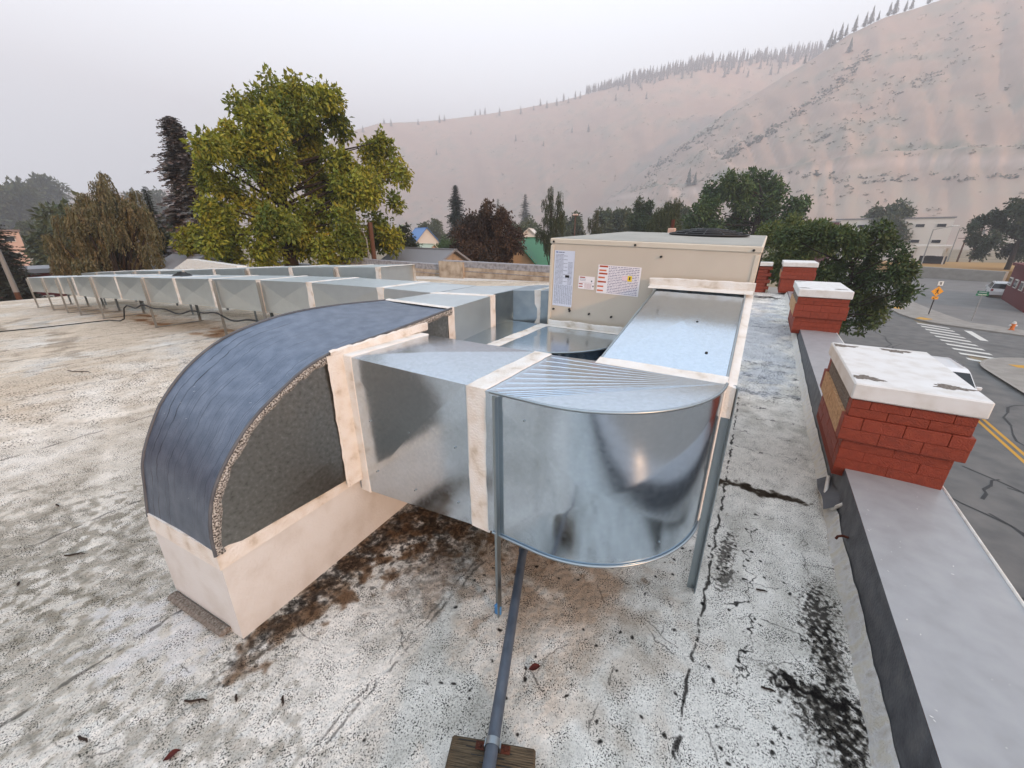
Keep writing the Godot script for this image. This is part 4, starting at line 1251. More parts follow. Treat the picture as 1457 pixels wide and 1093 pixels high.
func build_back_walls() -> void:
	back_wall("tallest back parapet, from the unit to the step at its left end", -10.75, -0.9, -12.2, 0.05, 0.80, 0.70, true)
	back_wall("middle back parapet, one step lower than the one beside the unit", -18.0, -10.78, -12.25, -0.1, 0.76, 0.63, true)
	back_wall("low far back parapet with pale coping under the big tree", -22.6, -18.05, -12.2, -0.4, 0.40, 0.30, false)
	var o := thing("white_membrane_ramp", "low white membrane-covered parapet rising to a point at the far left", "parapet", Vector3(-17.0, -0.2, -6.6))
	var s := Shape.new()
	s.hexa([Vector3(-5.0, -0.2, 0.2), Vector3(3.4, 0.0, 0.3), Vector3(3.4, 0.0, -0.4), Vector3(-5.0, -0.2, -0.5), Vector3(-0.85, 1.10, 0.0), Vector3(2.6, 0.98, 0.0), Vector3(2.6, 0.97, -0.3), Vector3(-0.85, 1.09, -0.3)])
	part("wall_face", s, mats["membrane"], o)
	o = thing("added_penthouse", "added unseen dark brick penthouse behind the camera, put there to darken the duct reflections", "penthouse", Vector3(-5.5, 0.0, 4.0))  # unseen block added to darken duct reflections and shade the roof
	s = Shape.new()
	s.box(Vector3(0, 1.1, 1.3), Vector3(8.6, 2.6, 2.6))
	part("wall", s, mats["brick_paint_dark"], o)
	s = Shape.new()
	s.soft_box(Vector3(0, 2.46, 1.3), Vector3(8.9, 0.14, 2.9), 0.02)
	part("roof", s, mats["old_flashing"], o)
	s = Shape.new()
	s.box(Vector3(1.5, 1.05, -0.02), Vector3(0.95, 2.1, 0.06))
	var door := part("door", s, mats["pole_grey"], o)
	s = Shape.new()
	s.soft_box(Vector3(1.85, 1.02, -0.08), Vector3(0.12, 0.04, 0.06), 0.01)
	part("handle", s, mats["strap"], door)
	# the building's own walls below the roof line
	var b := thing("roof_building", "building under the flat roof, seen only from above", "building", Vector3(-10.0, STREET, -2.5))
	s = Shape.new()
	s.box(Vector3(-10.0 + 10.0, 2.55, 0.0), Vector3(21.6, 5.0, 21.4))
	part("wall", s, mats["brick_paint_dark"], b)


# ---------------------------------------------------------------- small things on the roof
func build_conduit() -> void:
	var way := Vector3(-0.37, 0, -0.86).normalized()
	var start := Vector3(-0.25, 0.135, -0.135)
	var o := thing("grey_conduit", "long blue-grey plastic conduit running over the roof and under the square duct", "conduit", start)
	var s := Shape.new()
	s.tube([Vector3.ZERO, way * 0.9 + Vector3(0, -0.004, 0), way * 1.9 + Vector3(0, -0.03, 0), way * 3.4 + Vector3(0, -0.04, 0)], 0.0215, 20)
	part("pipe", s, mats["conduit"], o)
	s = Shape.new()
	s.tube([way * 1.42 + Vector3(0, -0.012, 0), way * 1.50 + Vector3(0, -0.014, 0)], 0.025, 20)
	part("coupling", s, mats["conduit"], o)
	var c := start + way * 0.545
	var turn := atan2(-way.z, way.x) - PI / 2
	var block := thing("wooden_sleeper", "weathered split wooden block holding up the grey conduit", "wooden block", Vector3(c.x, 0.0, c.z) + Vector3(0.012, 0, 0.03), turn)
	s = Shape.new()
	noise.frequency = 20.0
	var size := Vector3(0.285, 0.108, 0.125)
	s.soft_box(Vector3(0, size.y / 2, 0), size, 0.006)
	part("timber", s, mats["weathered_wood"], block)
	for k in 7:   # drying cracks along the grain
		s = Shape.new()
		var z := lerpf(-0.052, 0.054, k / 6.0)
		var x0 := rng.randf_range(-0.14, -0.02)
		s.box(Vector3(x0 + 0.07, size.y + 0.0003, z), Vector3(rng.randf_range(0.08, 0.2), 0.0012, 0.0024), Basis(Vector3.UP, rng.randf_range(-0.03, 0.03)))
		part("grain_crack", s, mats["sign_black"], block)
	var strap := thing("pipe_strap", "galvanised two-hole strap with rusty ends holding the conduit to the wooden block", "pipe strap", Vector3(c.x, 0.0, c.z) + way * 0.01, turn)
	s = Shape.new()
	var prev := []
	for k in 17:
		var a := PI * k / 16.0
		var row := []
		for q in [-0.011, 0.011]:
			row.append(Vector3(cos(a) * 0.0245, 0.132 + sin(a) * 0.0245, q))
		if prev: s.quad(prev[1], prev[0], row[0], row[1])
		prev = row
	for x in [-1.0, 1.0]:
		s.box(Vector3(x * 0.0255, 0.121, 0), Vector3(0.003, 0.024, 0.022))
	part("saddle", s, mats["strap"], strap)
	for x in [-1.0, 1.0]:
		s = Shape.new()
		s.soft_box(Vector3(x * 0.042, 0.1105, 0), Vector3(0.032, 0.004, 0.024), 0.001)
		part("rusty_ear", s, mats["rust"], strap)
		s = Shape.new()
		s.tube([Vector3(x * 0.045, 0.112, 0), Vector3(x * 0.045, 0.118, 0)], 0.007, 6)
		part("nail_head", s, mats["rust"], strap)

func build_litter() -> void:
	var spots := [[-2.93, -0.19, 0.10, "short black twig on the grimy roof left of the curb"], [-2.90, 0.02, 0.03, "black twig nearest the left edge of the roof in view"], [-1.57, -0.21, 0.09, "thin twig lying just in front of the white curb"], [-1.445, -0.295, 0.03, "tiny upright-pointing twig just right of the curb corner"], [-1.77, 0.06, 0.05, "dark twig end at the lower left of the roof"], [-1.28, -0.385, 0.04, "small black stick midway between curb and conduit"], [0.33, -1.42, 0.05, "stick by the black stains near the parapet"], [-5.8, -0.95, 0.33, "longest twig, far out on the tan roof"], [-3.465, -0.25, 0.04, "small dark twig far left of the hood"], [0.30, -1.95, 0.05, "small twig beside the crack near the parapet"]]
	for q in spots:
		var o := thing("twig", q[3], "twig", Vector3(q[0], roof_y(q[0], q[1]) + 0.006, q[1]), rng.randf_range(-0.6, 0.9), "twigs scattered on the roof")
		var s := Shape.new()
		var l: float = q[2]
		s.tube([Vector3(-l / 2, 0, 0), Vector3(-l / 5, 0.003, l * 0.06), Vector3(l / 4, 0.002, -l * 0.03), Vector3(l / 2, 0.001, l * 0.05)], [0.004, 0.0045, 0.0038, 0.002], 6)
		part("stick", s, mats["litter"], o)
		s = Shape.new()
		s.tube([Vector3(l * 0.1, 0.002, 0), Vector3(l * 0.25, 0.005, l * 0.14)], [0.003, 0.0015], 5)
		part("side_shoot", s, mats["litter"], o)
	for q in [[-0.505, -1.005, 0.026, "curled red-brown leaf on the roof right of the conduit"], [-1.44, -0.085, 0.024, "dark red leaf at the bottom left of the roof"], [-0.13, -0.78, 0.018, "red-brown leaf scrap near the wooden block"]]:
		var s := Shape.new()
		var l: float = q[2]
		s.grid(func(u: float, v: float) -> Vector3: return Vector3((u - 0.5) * l * 2.0, 0.006 + 0.012 * absf(v - 0.5) + 0.004 * sin(u * 5.0), (0.5 - v) * l * sin(u * PI) * 1.1), 8, 4)
		var o := part("fallen_leaf", s, mats["leaf_litter"], self)
		tag(o, q[3], "leaf", "fallen leaves on the roof")
		o.position = Vector3(q[0], roof_y(q[0], q[1]), q[1]); o.rotation.y = rng.randf() * 6.0


# ---------------------------------------------------------------- trees
func leaf_cluster(count: int, size: float, spread: float, seed_: int, narrow := 0.55) -> ArrayMesh:
	var r := RandomNumberGenerator.new()
	r.seed = seed_
	var s := Shape.new()
	for k in count:
		var p := Vector3(r.randfn(), r.randfn(), r.randfn()).normalized() * spread * sqrt(r.randf())
		var way := (p.normalized() * 0.7 + Vector3(r.randfn(), r.randfn() - 0.7, r.randfn()) * 0.6).normalized()
		var side := way.cross(Vector3(r.randfn(), r.randfn() + 1.5, r.randfn())).normalized()
		var up := side.cross(way)
		var l := size * r.randf_range(0.7, 1.25)
		var a := p
		var b := p + way * l
		var m := p + way * l * 0.45
		s.tri(a, m + side * l * narrow * 0.5 + up * l * 0.12, b)
		s.tri(a, b, m - side * l * narrow * 0.5 + up * l * 0.12)
	return s.mesh()

func vary(c: Color, amount: float) -> Color:
	var f := 1.0 + rng.randf_range(-amount, amount)
	return Color(c.r * f * (1.0 + rng.randf_range(-0.12, 0.12)), c.g * f, c.b * f)

func broad_tree(called: String, label: String, at: Vector3, clumps: Array, leaf: float, cols: Array, per: float, trunk: float, inner: Array = []) -> void:
	# clumps: x, y, z, r in a row, measured from the foot of the trunk
	var o := thing(called, label, "tree", at)
	var mesh := leaf_cluster(9, leaf, leaf * 1.3, 5)
	var where := []
	var colors := []
	var s := Shape.new()
	var lo := 99.0
	var hi := 0.0
	for k in range(0, clumps.size(), 4):
		lo = minf(lo, clumps[k + 1]); hi = maxf(hi, clumps[k + 1])
	var fork := Vector3(0, lerpf(lo, hi, 0.12), 0)
	var head := Vector3(0.0, lerpf(lo, hi, 0.7), 0.0)
	s.tube([Vector3(0, -0.3, 0), Vector3(0.05, fork.y * 0.5, 0.03), fork, fork.lerp(head, 0.5) + Vector3(0.12, 0, -0.1), head], [trunk * 1.25, trunk, trunk * 0.85, trunk * 0.55, trunk * 0.22], 9)
	for k in range(0, clumps.size(), 4):
		var c := Vector3(clumps[k], clumps[k + 1], clumps[k + 2])
		var r: float = clumps[k + 3]
		var from := fork.lerp(head, clampf((c.y - fork.y) / (head.y - fork.y) - 0.42, 0.0, 0.95))
		var mid := from.lerp(c, 0.55) + Vector3(rng.randf_range(-0.2, 0.2), 0.15, rng.randf_range(-0.2, 0.2))
		s.tube([from, mid, c + Vector3(0, r * 0.3, 0)], [trunk * 0.24, trunk * 0.13, trunk * 0.04], 5)
		var tone: float = rng.randf()
		var subs := maxi(5, int(9.0 * pow(r / (leaf * 5.0), 1.3)))
		for m_ in subs:
			var d := Vector3(rng.randfn(), rng.randfn() + 0.25, rng.randfn()).normalized()
			var sub := c + d * r * rng.randf_range(0.30, 0.76)
			var sr := r * rng.randf_range(0.24, 0.42)
			var f0: float = tone * 0.45 + rng.randf() * 0.45
			for q in int(per * r * r / (leaf * leaf) / subs):
				var e := Vector3(rng.randfn(), rng.randfn() * 0.7, rng.randfn()).normalized()
				var p := sub + e * sr * (0.3 + 0.7 * sqrt(rng.randf()))
				p.y -= 0.35 * sr * (e.x * e.x + e.z * e.z)
				where.append(Transform3D(Basis.from_euler(Vector3(rng.randf_range(-0.5, 0.5), rng.randf() * TAU, rng.randf_range(-0.5, 0.5))).scaled(Vector3.ONE * rng.randf_range(0.75, 1.25)), p))
				var f := clampf(f0 + rng.randf_range(-0.12, 0.2), 0.0, 0.999) * (cols.size() - 1)
				colors.append(vary((cols[int(f)] as Color).lerp(cols[int(f) + 1], f - int(f)), 0.18))
	part("trunk", s, mats["bark"], o)
	copies("crown", mesh, mats["leaf"], where, colors, o)

func spray_mesh(seed_: int, droop: float) -> ArrayMesh:   # one needle branch, 1 m long, along +x
	var r := RandomNumberGenerator.new()
	r.seed = seed_
	var s := Shape.new()
	for k in 26:
		var t := r.randf_range(0.1, 1.0)
		var p := Vector3(t, -droop * t * t + 0.05 * t, 0)
		var w := 0.34 * (1.1 - t) + 0.08
		var side := 1.0 if k % 2 else -1.0
		var way := Vector3(0.7, r.randf_range(-0.35, 0.15) - droop * 0.5, side * r.randf_range(0.5, 1.1)).normalized()
		var b := p + way * w
		var e := Vector3(0, 1, 0).cross(way).normalized() * 0.045 + Vector3(0, r.randf_range(-0.05, 0.05), 0)
		s.tri(p - e * 0.5, p + e * 0.5, b)
		s.tri(p.lerp(b, 0.4) - e, b, p.lerp(b, 0.4) + e)
	return s.mesh()

func conifer(called: String, label: String, at: Vector3, h: float, rad: float, cols: Array, count: int, droop := 0.25, power := 0.85, bare := 0.06, group := "") -> Node3D:
	var o := thing(called, label, "tree", at, 0.0, group)
	var s := Shape.new()
	s.tube([Vector3(0, -0.3, 0), Vector3(0, h * 0.5, 0), Vector3(0, h * 0.985, 0)], [h * 0.018, h * 0.011, h * 0.002], 7)
	part("trunk", s, mats["bark"], o)
	var where := []
	var colors := []
	for k in count:
		var t := bare + (1.0 - bare) * pow(k / float(count), 0.9)
		var rr := rad * pow(1.0 - t, power) * (0.60 + 0.60 * rng.randf()) * (0.84 + 0.16 * sin(t * 40.0)) * (0.9 + 0.2 * sin(t * 13.0 + k * 0.7)) + rad * 0.06
		var a := k * 2.39996 + rng.randf_range(-0.3, 0.3)
		var inner := 0.35 if k % 3 == 0 else 0.0
		var size := rr * (1.0 - inner)
		var b := Basis(Vector3.UP, a) * Basis(Vector3(0, 0, 1), lerpf(-0.12, 0.5, t * t))
		where.append(Transform3D(b.scaled_local(Vector3(size, size * 0.9 + 0.1, size * 1.15 + 0.12)), Vector3(0, t * h, 0)))
		colors.append(vary((cols[0] as Color).lerp(cols[1], rng.randf()), 0.2))
	copies("crown", spray_mesh(3, droop), mats["needle"], where, colors, o)
	return o

func strand_mesh(seed_: int) -> ArrayMesh:   # hanging string of small leaves, 1 m long
	var r := RandomNumberGenerator.new()
	r.seed = seed_
	var s := Shape.new()
	for k in 24:
		var t := k / 24.0
		var p := Vector3(0.10 * sin(t * 3.0) + r.randf_range(-0.05, 0.05), -t, r.randf_range(-0.05, 0.05))
		var way := Vector3(r.randfn() * 0.5, -1.0, r.randfn() * 0.5).normalized()
		var side := way.cross(Vector3(r.randfn(), 0.2, r.randfn())).normalized()
		var l := 0.14 * (1.1 - 0.4 * t)
		s.tri(p, p + way * l * 0.5 + side * 0.030, p + way * l)
		s.tri(p, p + way * l, p + way * l * 0.5 - side * 0.030)
	return s.mesh()

func weeping_tree(called: String, label: String, at: Vector3, tops: Array, cols: Array, per: int, trunk: float, length: float) -> void:
	# tops: x, y, z, r domes from which strands hang
	var o := thing(called, label, "tree", at)
	var s := Shape.new()
	var hi := 0.0
	for k in range(0, tops.size(), 4): hi = maxf(hi, tops[k + 1])
	s.tube([Vector3(0, -0.3, 0), Vector3(0.1, hi * 0.3, 0), Vector3(-0.1, hi * 0.6, 0.05), Vector3(-0.3, hi * 0.92, 0)], [trunk * 1.2, trunk, trunk * 0.6, trunk * 0.12], 8)
	var where := []
	var colors := []
	for k in range(0, tops.size(), 4):
		var c := Vector3(tops[k], tops[k + 1], tops[k + 2])
		var r: float = tops[k + 3]
		s.tube([Vector3(-0.05, minf(hi * 0.42, c.y * 0.6), 0), Vector3(c.x * 0.6, c.y * 0.85, c.z * 0.6), c + Vector3(0, r * 0.5, 0)], [trunk * 0.4, trunk * 0.22, trunk * 0.06], 5)
		for q in int(per * r * r):
			var d := Vector3(rng.randfn(), absf(rng.randfn()) * 0.9 - 0.25, rng.randfn()).normalized()
			var p := c + d * r * (0.45 + 0.55 * sqrt(rng.randf()))
			var l := length * rng.randf_range(0.5, 1.2)
			where.append(Transform3D((Basis(Vector3.UP, rng.randf() * TAU) * Basis(Vector3(1, 0, 0), rng.randf_range(-0.25, 0.25))).scaled_local(Vector3(l * 0.8, l, l * 0.8)), p))
			colors.append(vary((cols[0] as Color).lerp(cols[1], rng.randf()), 0.25))
	part("trunk", s, mats["bark"], o)
	copies("crown", strand_mesh(4), mats["leaf"], where, colors, o)

func build_trees() -> void:
	var lin := func(r: float, gg: float, b: float) -> Color: return Color(r, gg, b)
	broad_tree("broadleaf_tree", "tall yellow-green broadleaf tree, the largest tree behind the back parapets", Vector3(-19.0, STREET, -11.1),
		[-1.4,12.8,-1.7,1.33, 1.0,12.6,-1.9,1.21, -2.1,12.4,-0.5,0.95, 0.8,12.0,-2.9,0.87, -1.4,11.1,0.8,0.78, 1.1,10.9,0.7,1.05, -1.0,11.3,-2.4,1.41, 1.0,10.2,2.7,0.70, 0.4,10.0,1.6,0.82, 0.3,9.6,0.1,1.09, -0.3,9.9,-1.8,1.17, -0.1,7.2,3.1,0.83, -2.4,6.9,1.2,0.94, -3.5,6.8,2.4,0.67, 0.3,8.1,2.6,0.70, -0.9,8.2,0.8,0.98, 1.8,7.7,1.3,1.01, 1.1,7.7,-0.8,1.18, 3.1,7.5,-1.0,1.04, 0.7,7.4,-4.4,1.16, 2.9,6.9,-3.5,0.74, 0.9,11.2,-4.6,0.82, 1.9,11.4,-4.7,0.54, 1.7,10.4,-4.9,0.90, 4.3,9.8,-3.3,0.49, 3.8,8.9,-2.1,0.65, 2.7,8.8,-4.3,0.48, 3.0,8.9,-1.7,1.00, 0.3,9.1,-2.4,1.08, 1.7,10.2,-1.9,0.89, -1.3,10.0,2.3,0.57, -2.9,9.5,1.4,0.57, 0.1,6.9,-0.3,1.06, 2.4,6.6,-0.5,0.98, 0.8,6.8,1.7,0.87, 0.3,11.8,-0.9,1.00, -0.4,10.6,0.4,0.79, 1.2,6.6,-2.9,1.01, 2.3,9.9,-2.9,0.75, 2.1,9.2,-3.4,0.8, 1.4,9.6,-3.6,0.8, -1.8,9.0,1.2,0.8, -2.2,8.0,1.6,0.8],
		0.19, [Color(0.055, 0.095, 0.012), Color(0.19, 0.21, 0.018), Color(0.38, 0.34, 0.03)], 7.0, 0.34)
	broad_tree("street_maple", "dark green street maple with low spreading branches beside the pillars", Vector3(3.7, STREET, -25.7),
		[-2.8,6.9,-0.0,0.90, -1.7,7.2,-0.5,0.92, -0.6,6.9,0.2,0.90, 0.4,6.9,-0.2,0.81, 1.2,6.9,-0.5,0.54, 1.5,6.3,1.1,0.49, -2.3,5.5,0.1,0.95, -0.8,5.5,-0.1,1.05, 0.5,5.4,-0.4,0.99, 1.3,5.4,0.8,0.70, 2.1,5.4,0.2,0.42, 0.4,4.2,-0.2,0.91, 1.4,4.1,-0.7,0.83, 1.8,4.6,0.7,0.51, 1.1,3.1,-0.2,0.58, 1.5,3.5,1.0,0.38, 2.1,5.9,0.4,0.32, 2.1,4.8,1.2,0.31, -1.2,7.5,-1.2,0.46, 0.7,7.4,0.3,0.34, -2.9,5.9,-1.1,0.77, 0.2,2.9,-0.3,0.6, -0.6,4.3,0.2,0.9],
		0.17, [Color(0.020, 0.040, 0.008), Color(0.042, 0.075, 0.013), Color(0.085, 0.105, 0.02)], 6.0, 0.22)
	broad_tree("street_maple", "lighter green maple just behind the unit's right corner, left of the dark street maple", Vector3(1.7, STREET, -36.0),
		[-1.6,7.4,0.1,1.03, -0.3,7.7,-0.9,1.09, 1.1,7.4,0.3,0.85, -0.8,6.0,0.3,1.18, 0.8,6.0,-0.1,1.13, 2.0,6.3,-0.6,0.78, -1.2,4.7,-0.8,1.08, 0.4,4.3,-0.2,1.09, 2.4,7.2,0.0,0.7],
		0.2, [Color(0.035, 0.065, 0.010), Color(0.07, 0.11, 0.018), Color(0.14, 0.15, 0.025)], 6.0, 0.22)
	broad_tree("spreading_tree", "wide dark green tree rising right behind the unit", Vector3(-1.5, STREET, -55.0),
		[-5.4,9.8,2.7,1.86, -4.6,11.5,-0.2,1.75, -2.4,12.1,1.5,1.62, -0.6,12.6,-1.3,1.50, 0.9,11.9,-2.2,1.35, -1.5,10.5,-0.0,2.07, 1.0,9.8,-0.6,1.86, 2.9,9.6,2.4,1.32, 3.8,10.0,-0.2,0.99, -4.4,7.9,2.4,2.01, -1.8,8.0,-0.6,2.14, 1.1,7.6,0.7,1.97, 3.7,7.9,-1.5,1.55, -6.2,8.2,3.0,1.17, -3.1,12.6,2.3,0.94, -1.2,13.3,-1.0,0.82, 1.9,11.8,-0.1,0.64],
		0.34, [Color(0.026, 0.058, 0.014), Color(0.050, 0.095, 0.022), Color(0.085, 0.13, 0.03)], 7.0, 0.4)
	broad_tree("purple_maple", "round red-brown maple between the pink house and the green-roofed house", Vector3(-17.3, STREET, -24.5),
		[-0.7,7.9,0.3,1.19, -0.4,8.3,-0.7,1.11, 0.9,8.0,-0.6,1.09, 1.3,7.2,-1.7,0.92, -1.2,7.0,0.8,1.09, -0.7,7.0,-0.7,1.45, 0.8,6.7,-1.0,1.33, -0.5,6.0,1.3,1.18, 0.4,5.8,0.1,1.41, 1.0,5.9,-1.6,1.05, 0.4,8.9,0.1,0.48, 1.4,8.6,-0.1,0.43, -1.5,6.3,1.2,0.70, 2.1,6.3,-1.1,0.50],
		0.17, [Color(0.030, 0.020, 0.012), Color(0.060, 0.032, 0.018), Color(0.10, 0.055, 0.022)], 5.0, 0.22)
	broad_tree("small_tree", "small dark green tree at the right foot of the big broadleaf tree", Vector3(-23.2, STREET, -22.1),
		[0.1,7.4,-0.3,0.60, -0.0,6.7,0.1,0.75, 0.6,6.5,-0.2,0.81, 0.2,6.0,-0.1,0.92, 0.8,6.4,-0.7,0.41],
		0.15, [Color(0.020, 0.030, 0.012), Color(0.035, 0.048, 0.018)], 6.0, 0.15)
	broad_tree("round_tree", "round dark green tree left of the weeping spire behind the unit", Vector3(-14.0, STREET, -58.3),
		[-1.7,10.8,-0.5,1.09, -0.8,10.3,-0.9,1.27, -1.8,9.3,0.2,1.46, 0.3,8.7,0.9,1.58, -1.1,7.8,-0.2,1.65],
		0.3, [Color(0.030, 0.050, 0.018), Color(0.050, 0.075, 0.025)], 7.0, 0.3)
	broad_tree("far_broadleaf_tree", "tall dark tree at the right edge, behind the utility poles", Vector3(35.7, STREET, -104.0),
		[-4.2,9.1,-2.2,1.46, -3.0,10.9,-2.5,1.27, -2.4,11.9,-0.1,1.06, -1.7,10.9,1.5,1.5, -4.5,6.9,-1.9,1.48, -3.1,6.6,0.7,1.71, -0.2,7.2,-1.3,1.9, -2.1,8.9,-2.1,1.73, -3.3,4.3,-0.6,1.45, 0.5,4.4,-1.9,1.9, -5.9,8.3,-0.3,0.82, 1.1,9.9,-1.7,1.9, 2.0,7.0,0.0,2.0, -0.5,11.5,-1.0,1.3],
		0.42, [Color(0.030, 0.048, 0.020), Color(0.050, 0.070, 0.028)], 8.0, 0.35)
	# conifers
	conifer("blue_spruce", "grey-mauve spruce with a ragged top, just left of the big broadleaf tree", Vector3(-26.0, STREET, -10.5), 12.6, 2.5, [Color(0.11, 0.11, 0.11), Color(0.27, 0.25, 0.25)], 2400, 0.5, 0.55)
	conifer("dark_spruce", "short dark green spruce between the willow and the grey spruce", Vector3(-28.4, STREET, -9.5), 9.6, 1.5, [Color(0.015, 0.030, 0.016), Color(0.032, 0.050, 0.026)], 700, 0.3, 0.7)
	conifer("fir_tree", "dark blue-green fir standing alone above the roofs, left of the red-brown maple", Vector3(-43.9, STREET, -54.5), 14.6, 3.3, [Color(0.020, 0.040, 0.028), Color(0.040, 0.060, 0.040)], 1100, 0.3, 0.62)
	conifer("hazy_fir", "pale hazy fir right above the red-brown maple", Vector3(-84.3, STREET, -147.6), 22.3, 4.6, [Color(0.030, 0.050, 0.035), Color(0.050, 0.070, 0.045)], 500, 0.3, 0.6)
	conifer("hazy_fir", "smaller and fainter hazy fir left of the pale one", Vector3(-109.9, STREET, -167.1), 23.0, 4.0, [Color(0.030, 0.050, 0.035), Color(0.050, 0.070, 0.045)], 400, 0.3, 0.6)
	conifer("dark_spruce", "dark spruce at the left edge of the picture, beside the leaning pole", Vector3(-39.6, STREET, -5.2), 8.9, 2.4, [Color(0.025, 0.034, 0.022), Color(0.05, 0.055, 0.035)], 700, 0.3, 0.7)
	weeping_tree("weeping_willow", "large airy olive-brown weeping tree at the left, above the end of the long duct", Vector3(-25.2, STREET, -6.35),
		[0.4,9.6,-0.6,0.22, 1.6,9.1,0.0,0.27, 0.0,9.1,-0.7,0.32, 0.2,8.7,0.1,0.30, 0.5,8.7,-0.8,0.34, 0.4,8.2,0.6,0.33, 1.0,8.2,0.0,0.39, 0.1,9.0,-1.6,0.22, 1.0,8.4,-1.0,0.37, 1.2,8.2,-1.4,0.29, -0.6,7.8,0.9,0.33, -0.2,7.3,0.4,0.43, 1.2,7.6,-0.1,0.44, 0.3,7.5,-1.1,0.48, 1.5,7.5,-1.4,0.29, -1.2,7.1,1.3,0.29, -1.3,6.6,0.8,0.43, -0.0,6.6,0.2,0.49, -0.9,6.6,-1.0,0.55, 1.7,6.6,-1.0,0.38, -0.3,6.2,1.5,0.33, 1.2,6.1,1.1,0.37, 0.5,6.0,-0.9,0.39],
		[Color(0.075, 0.075, 0.030), Color(0.17, 0.145, 0.075)], 560, 0.24, 0.95)
	weeping_tree("weeping_conifer", "thin two-topped weeping conifer left of the unit", Vector3(-14.0, STREET, -28.8),
		[-0.25,10.4,0.1,0.22, -0.3,9.9,0.1,0.3, -0.3,9.2,0.1,0.38, -0.35,8.4,0.1,0.5, 0.35,10.1,-0.2,0.2, 0.35,9.5,-0.2,0.3, 0.4,8.8,-0.2,0.4, 0.3,8.0,0,0.6, -0.3,7.3,0,0.7, 0.2,6.6,0,0.9, -0.9,7.4,0.3,0.4, -0.75,9.6,0.2,0.18],
		[Color(0.028, 0.042, 0.016), Color(0.060, 0.070, 0.026)], 420, 0.13, 0.75)
	weeping_tree("weeping_conifer", "broad weeping conifer with a hooked top behind the unit's middle", Vector3(-8.4, STREET, -41.2),
		[0.7,10.2,0,0.3, 0.6,9.6,0,0.45, 0.0,9.9,0.1,0.4, 0.3,9.0,0,0.8, -0.5,9.0,0.2,0.8, -0.9,8.2,0.2,0.9, 0.4,8.0,0,1.0, -0.3,7.2,0,1.2, 0.9,9.9,-0.1,0.25],
		[Color(0.032, 0.048, 0.016), Color(0.070, 0.082, 0.028)], 260, 0.2, 1.1)
	weeping_tree("weeping_conifer", "small hooked weeping conifer midway between the other two", Vector3(-15.7, STREET, -42.2),
		[0.1,9.7,0,0.2, 0.0,9.2,0,0.3, -0.2,8.4,0,0.5, 0.2,7.7,0,0.6, -0.6,8.8,0,0.3, 0.0,6.9,0,0.8],
		[Color(0.040, 0.048, 0.020), Color(0.080, 0.080, 0.035)], 300, 0.12, 0.9)
	# hedgerow masses and far trees; those behind the camera are added for reflections
	var far := [[-27.4, -85.7, 12.0, 5.0, "pale green bushy tree left of the weeping conifers' feet, behind the unit"], [-36.0, -82.0, 11.0, 4.0, "hazy green tree behind the middle weeping conifer"], [-72.0, -98.0, 11.0, 6.0, "hazy olive tree beyond the blue-roofed house"], [-80.0, -88.0, 10.0, 5.0, "hazy tree at the right edge of the big broadleaf tree"], [-46.0, -80.0, 9.0, 5.0, "dusky green tree behind the green-roofed house's left side"], [-58.0, -100.0, 10.0, 5.5, "hazy grey-green tree behind the fir"], [-18.0, -98.0, 13.0, 4.5, "hazy conical tree between the round tree and the weeping conifers"], [26.0, -150.0, 14.0, 7.0, "hazy tree left of the long two-storey building"], [50.0, -128.0, 12.0, 6.0, "hazy tree behind the street lamp"], [-296.0, -48.0, 27.0, 14.0, "large hazy tree at the far left skyline"], [-344.0, -66.0, 34.0, 17.0, "tallest hazy tree at the far left skyline"], [-290.0, -95.0, 28.0, 13.0, "hazy tree right of the weeping willow's top"], [-150.0, -30.0, 11.0, 7.0, "grey tree behind the left end of the roof"], [-60.0, -14.0, 9.5, 5.0, "dusky tree between the willow and the dark spruce"], [-52.0, -20.0, 9.0, 4.0, "dull green tree right of the willow's foot"], [-34.0, 14.0, 15.0, 7.0, "added unseen dark tree left behind the camera, put there for the nearer long duct panels to mirror"], [-48.0, 24.0, 17.0, 8.0, "added unseen large dark tree far left behind the camera, put there for the ducts to mirror"], [-24.0, 26.0, 15.0, 7.0, "added unseen dark tree behind the added penthouse, put there for the square duct to mirror"], [-62.0, 12.0, 16.0, 8.0, "added unseen dark tree farthest left behind the camera, put there for the far duct panels to mirror"], [-8.0, 32.0, 16.0, 8.0, "added unseen dark tree straight behind the camera, put there for the curved elbow to mirror"]]
	for q in far:
		var cl := []
		for k in 11:
			var a := k * 2.4
			var y: float = lerpf(0.35, 0.92, k / 10.0)
			var w: float = q[3] * (1.05 - absf(y - 0.5) * 1.1)
			cl.append_array([cos(a) * w * 0.6, y * q[2], sin(a) * w * 0.6, q[3] * 0.42])
		broad_tree("far_tree", q[4], Vector3(q[0], STREET, q[1]), cl, maxf(0.3, q[3] * 0.11), [Color(0.035, 0.055, 0.022), Color(0.060, 0.080, 0.030), Color(0.09, 0.10, 0.04)], 7.0, 0.3)
	# clipped round bush
	broad_tree("clipped_bush", "rounded bright green bush between the blue-roofed house and the red-brown maple", Vector3(-33.6, STREET, -40.0), [0.0,5.9,0.0,1.5, -0.8,5.4,0.4,1.2, 0.8,5.4,-0.4,1.2, 0,4.6,0,1.6], 0.15, [Color(0.05, 0.10, 0.025), Color(0.075, 0.13, 0.035)], 9.0, 0.15)


# ---------------------------------------------------------------- hills
func table(t: Array, x: float) -> float:
	if x <= t[0][0]: return t[0][1]
	for k in range(1, t.size()):
		if x <= t[k][0]: return remap(x, t[k - 1][0], t[k][0], t[k - 1][1], t[k][1])
	return t[-1][1]

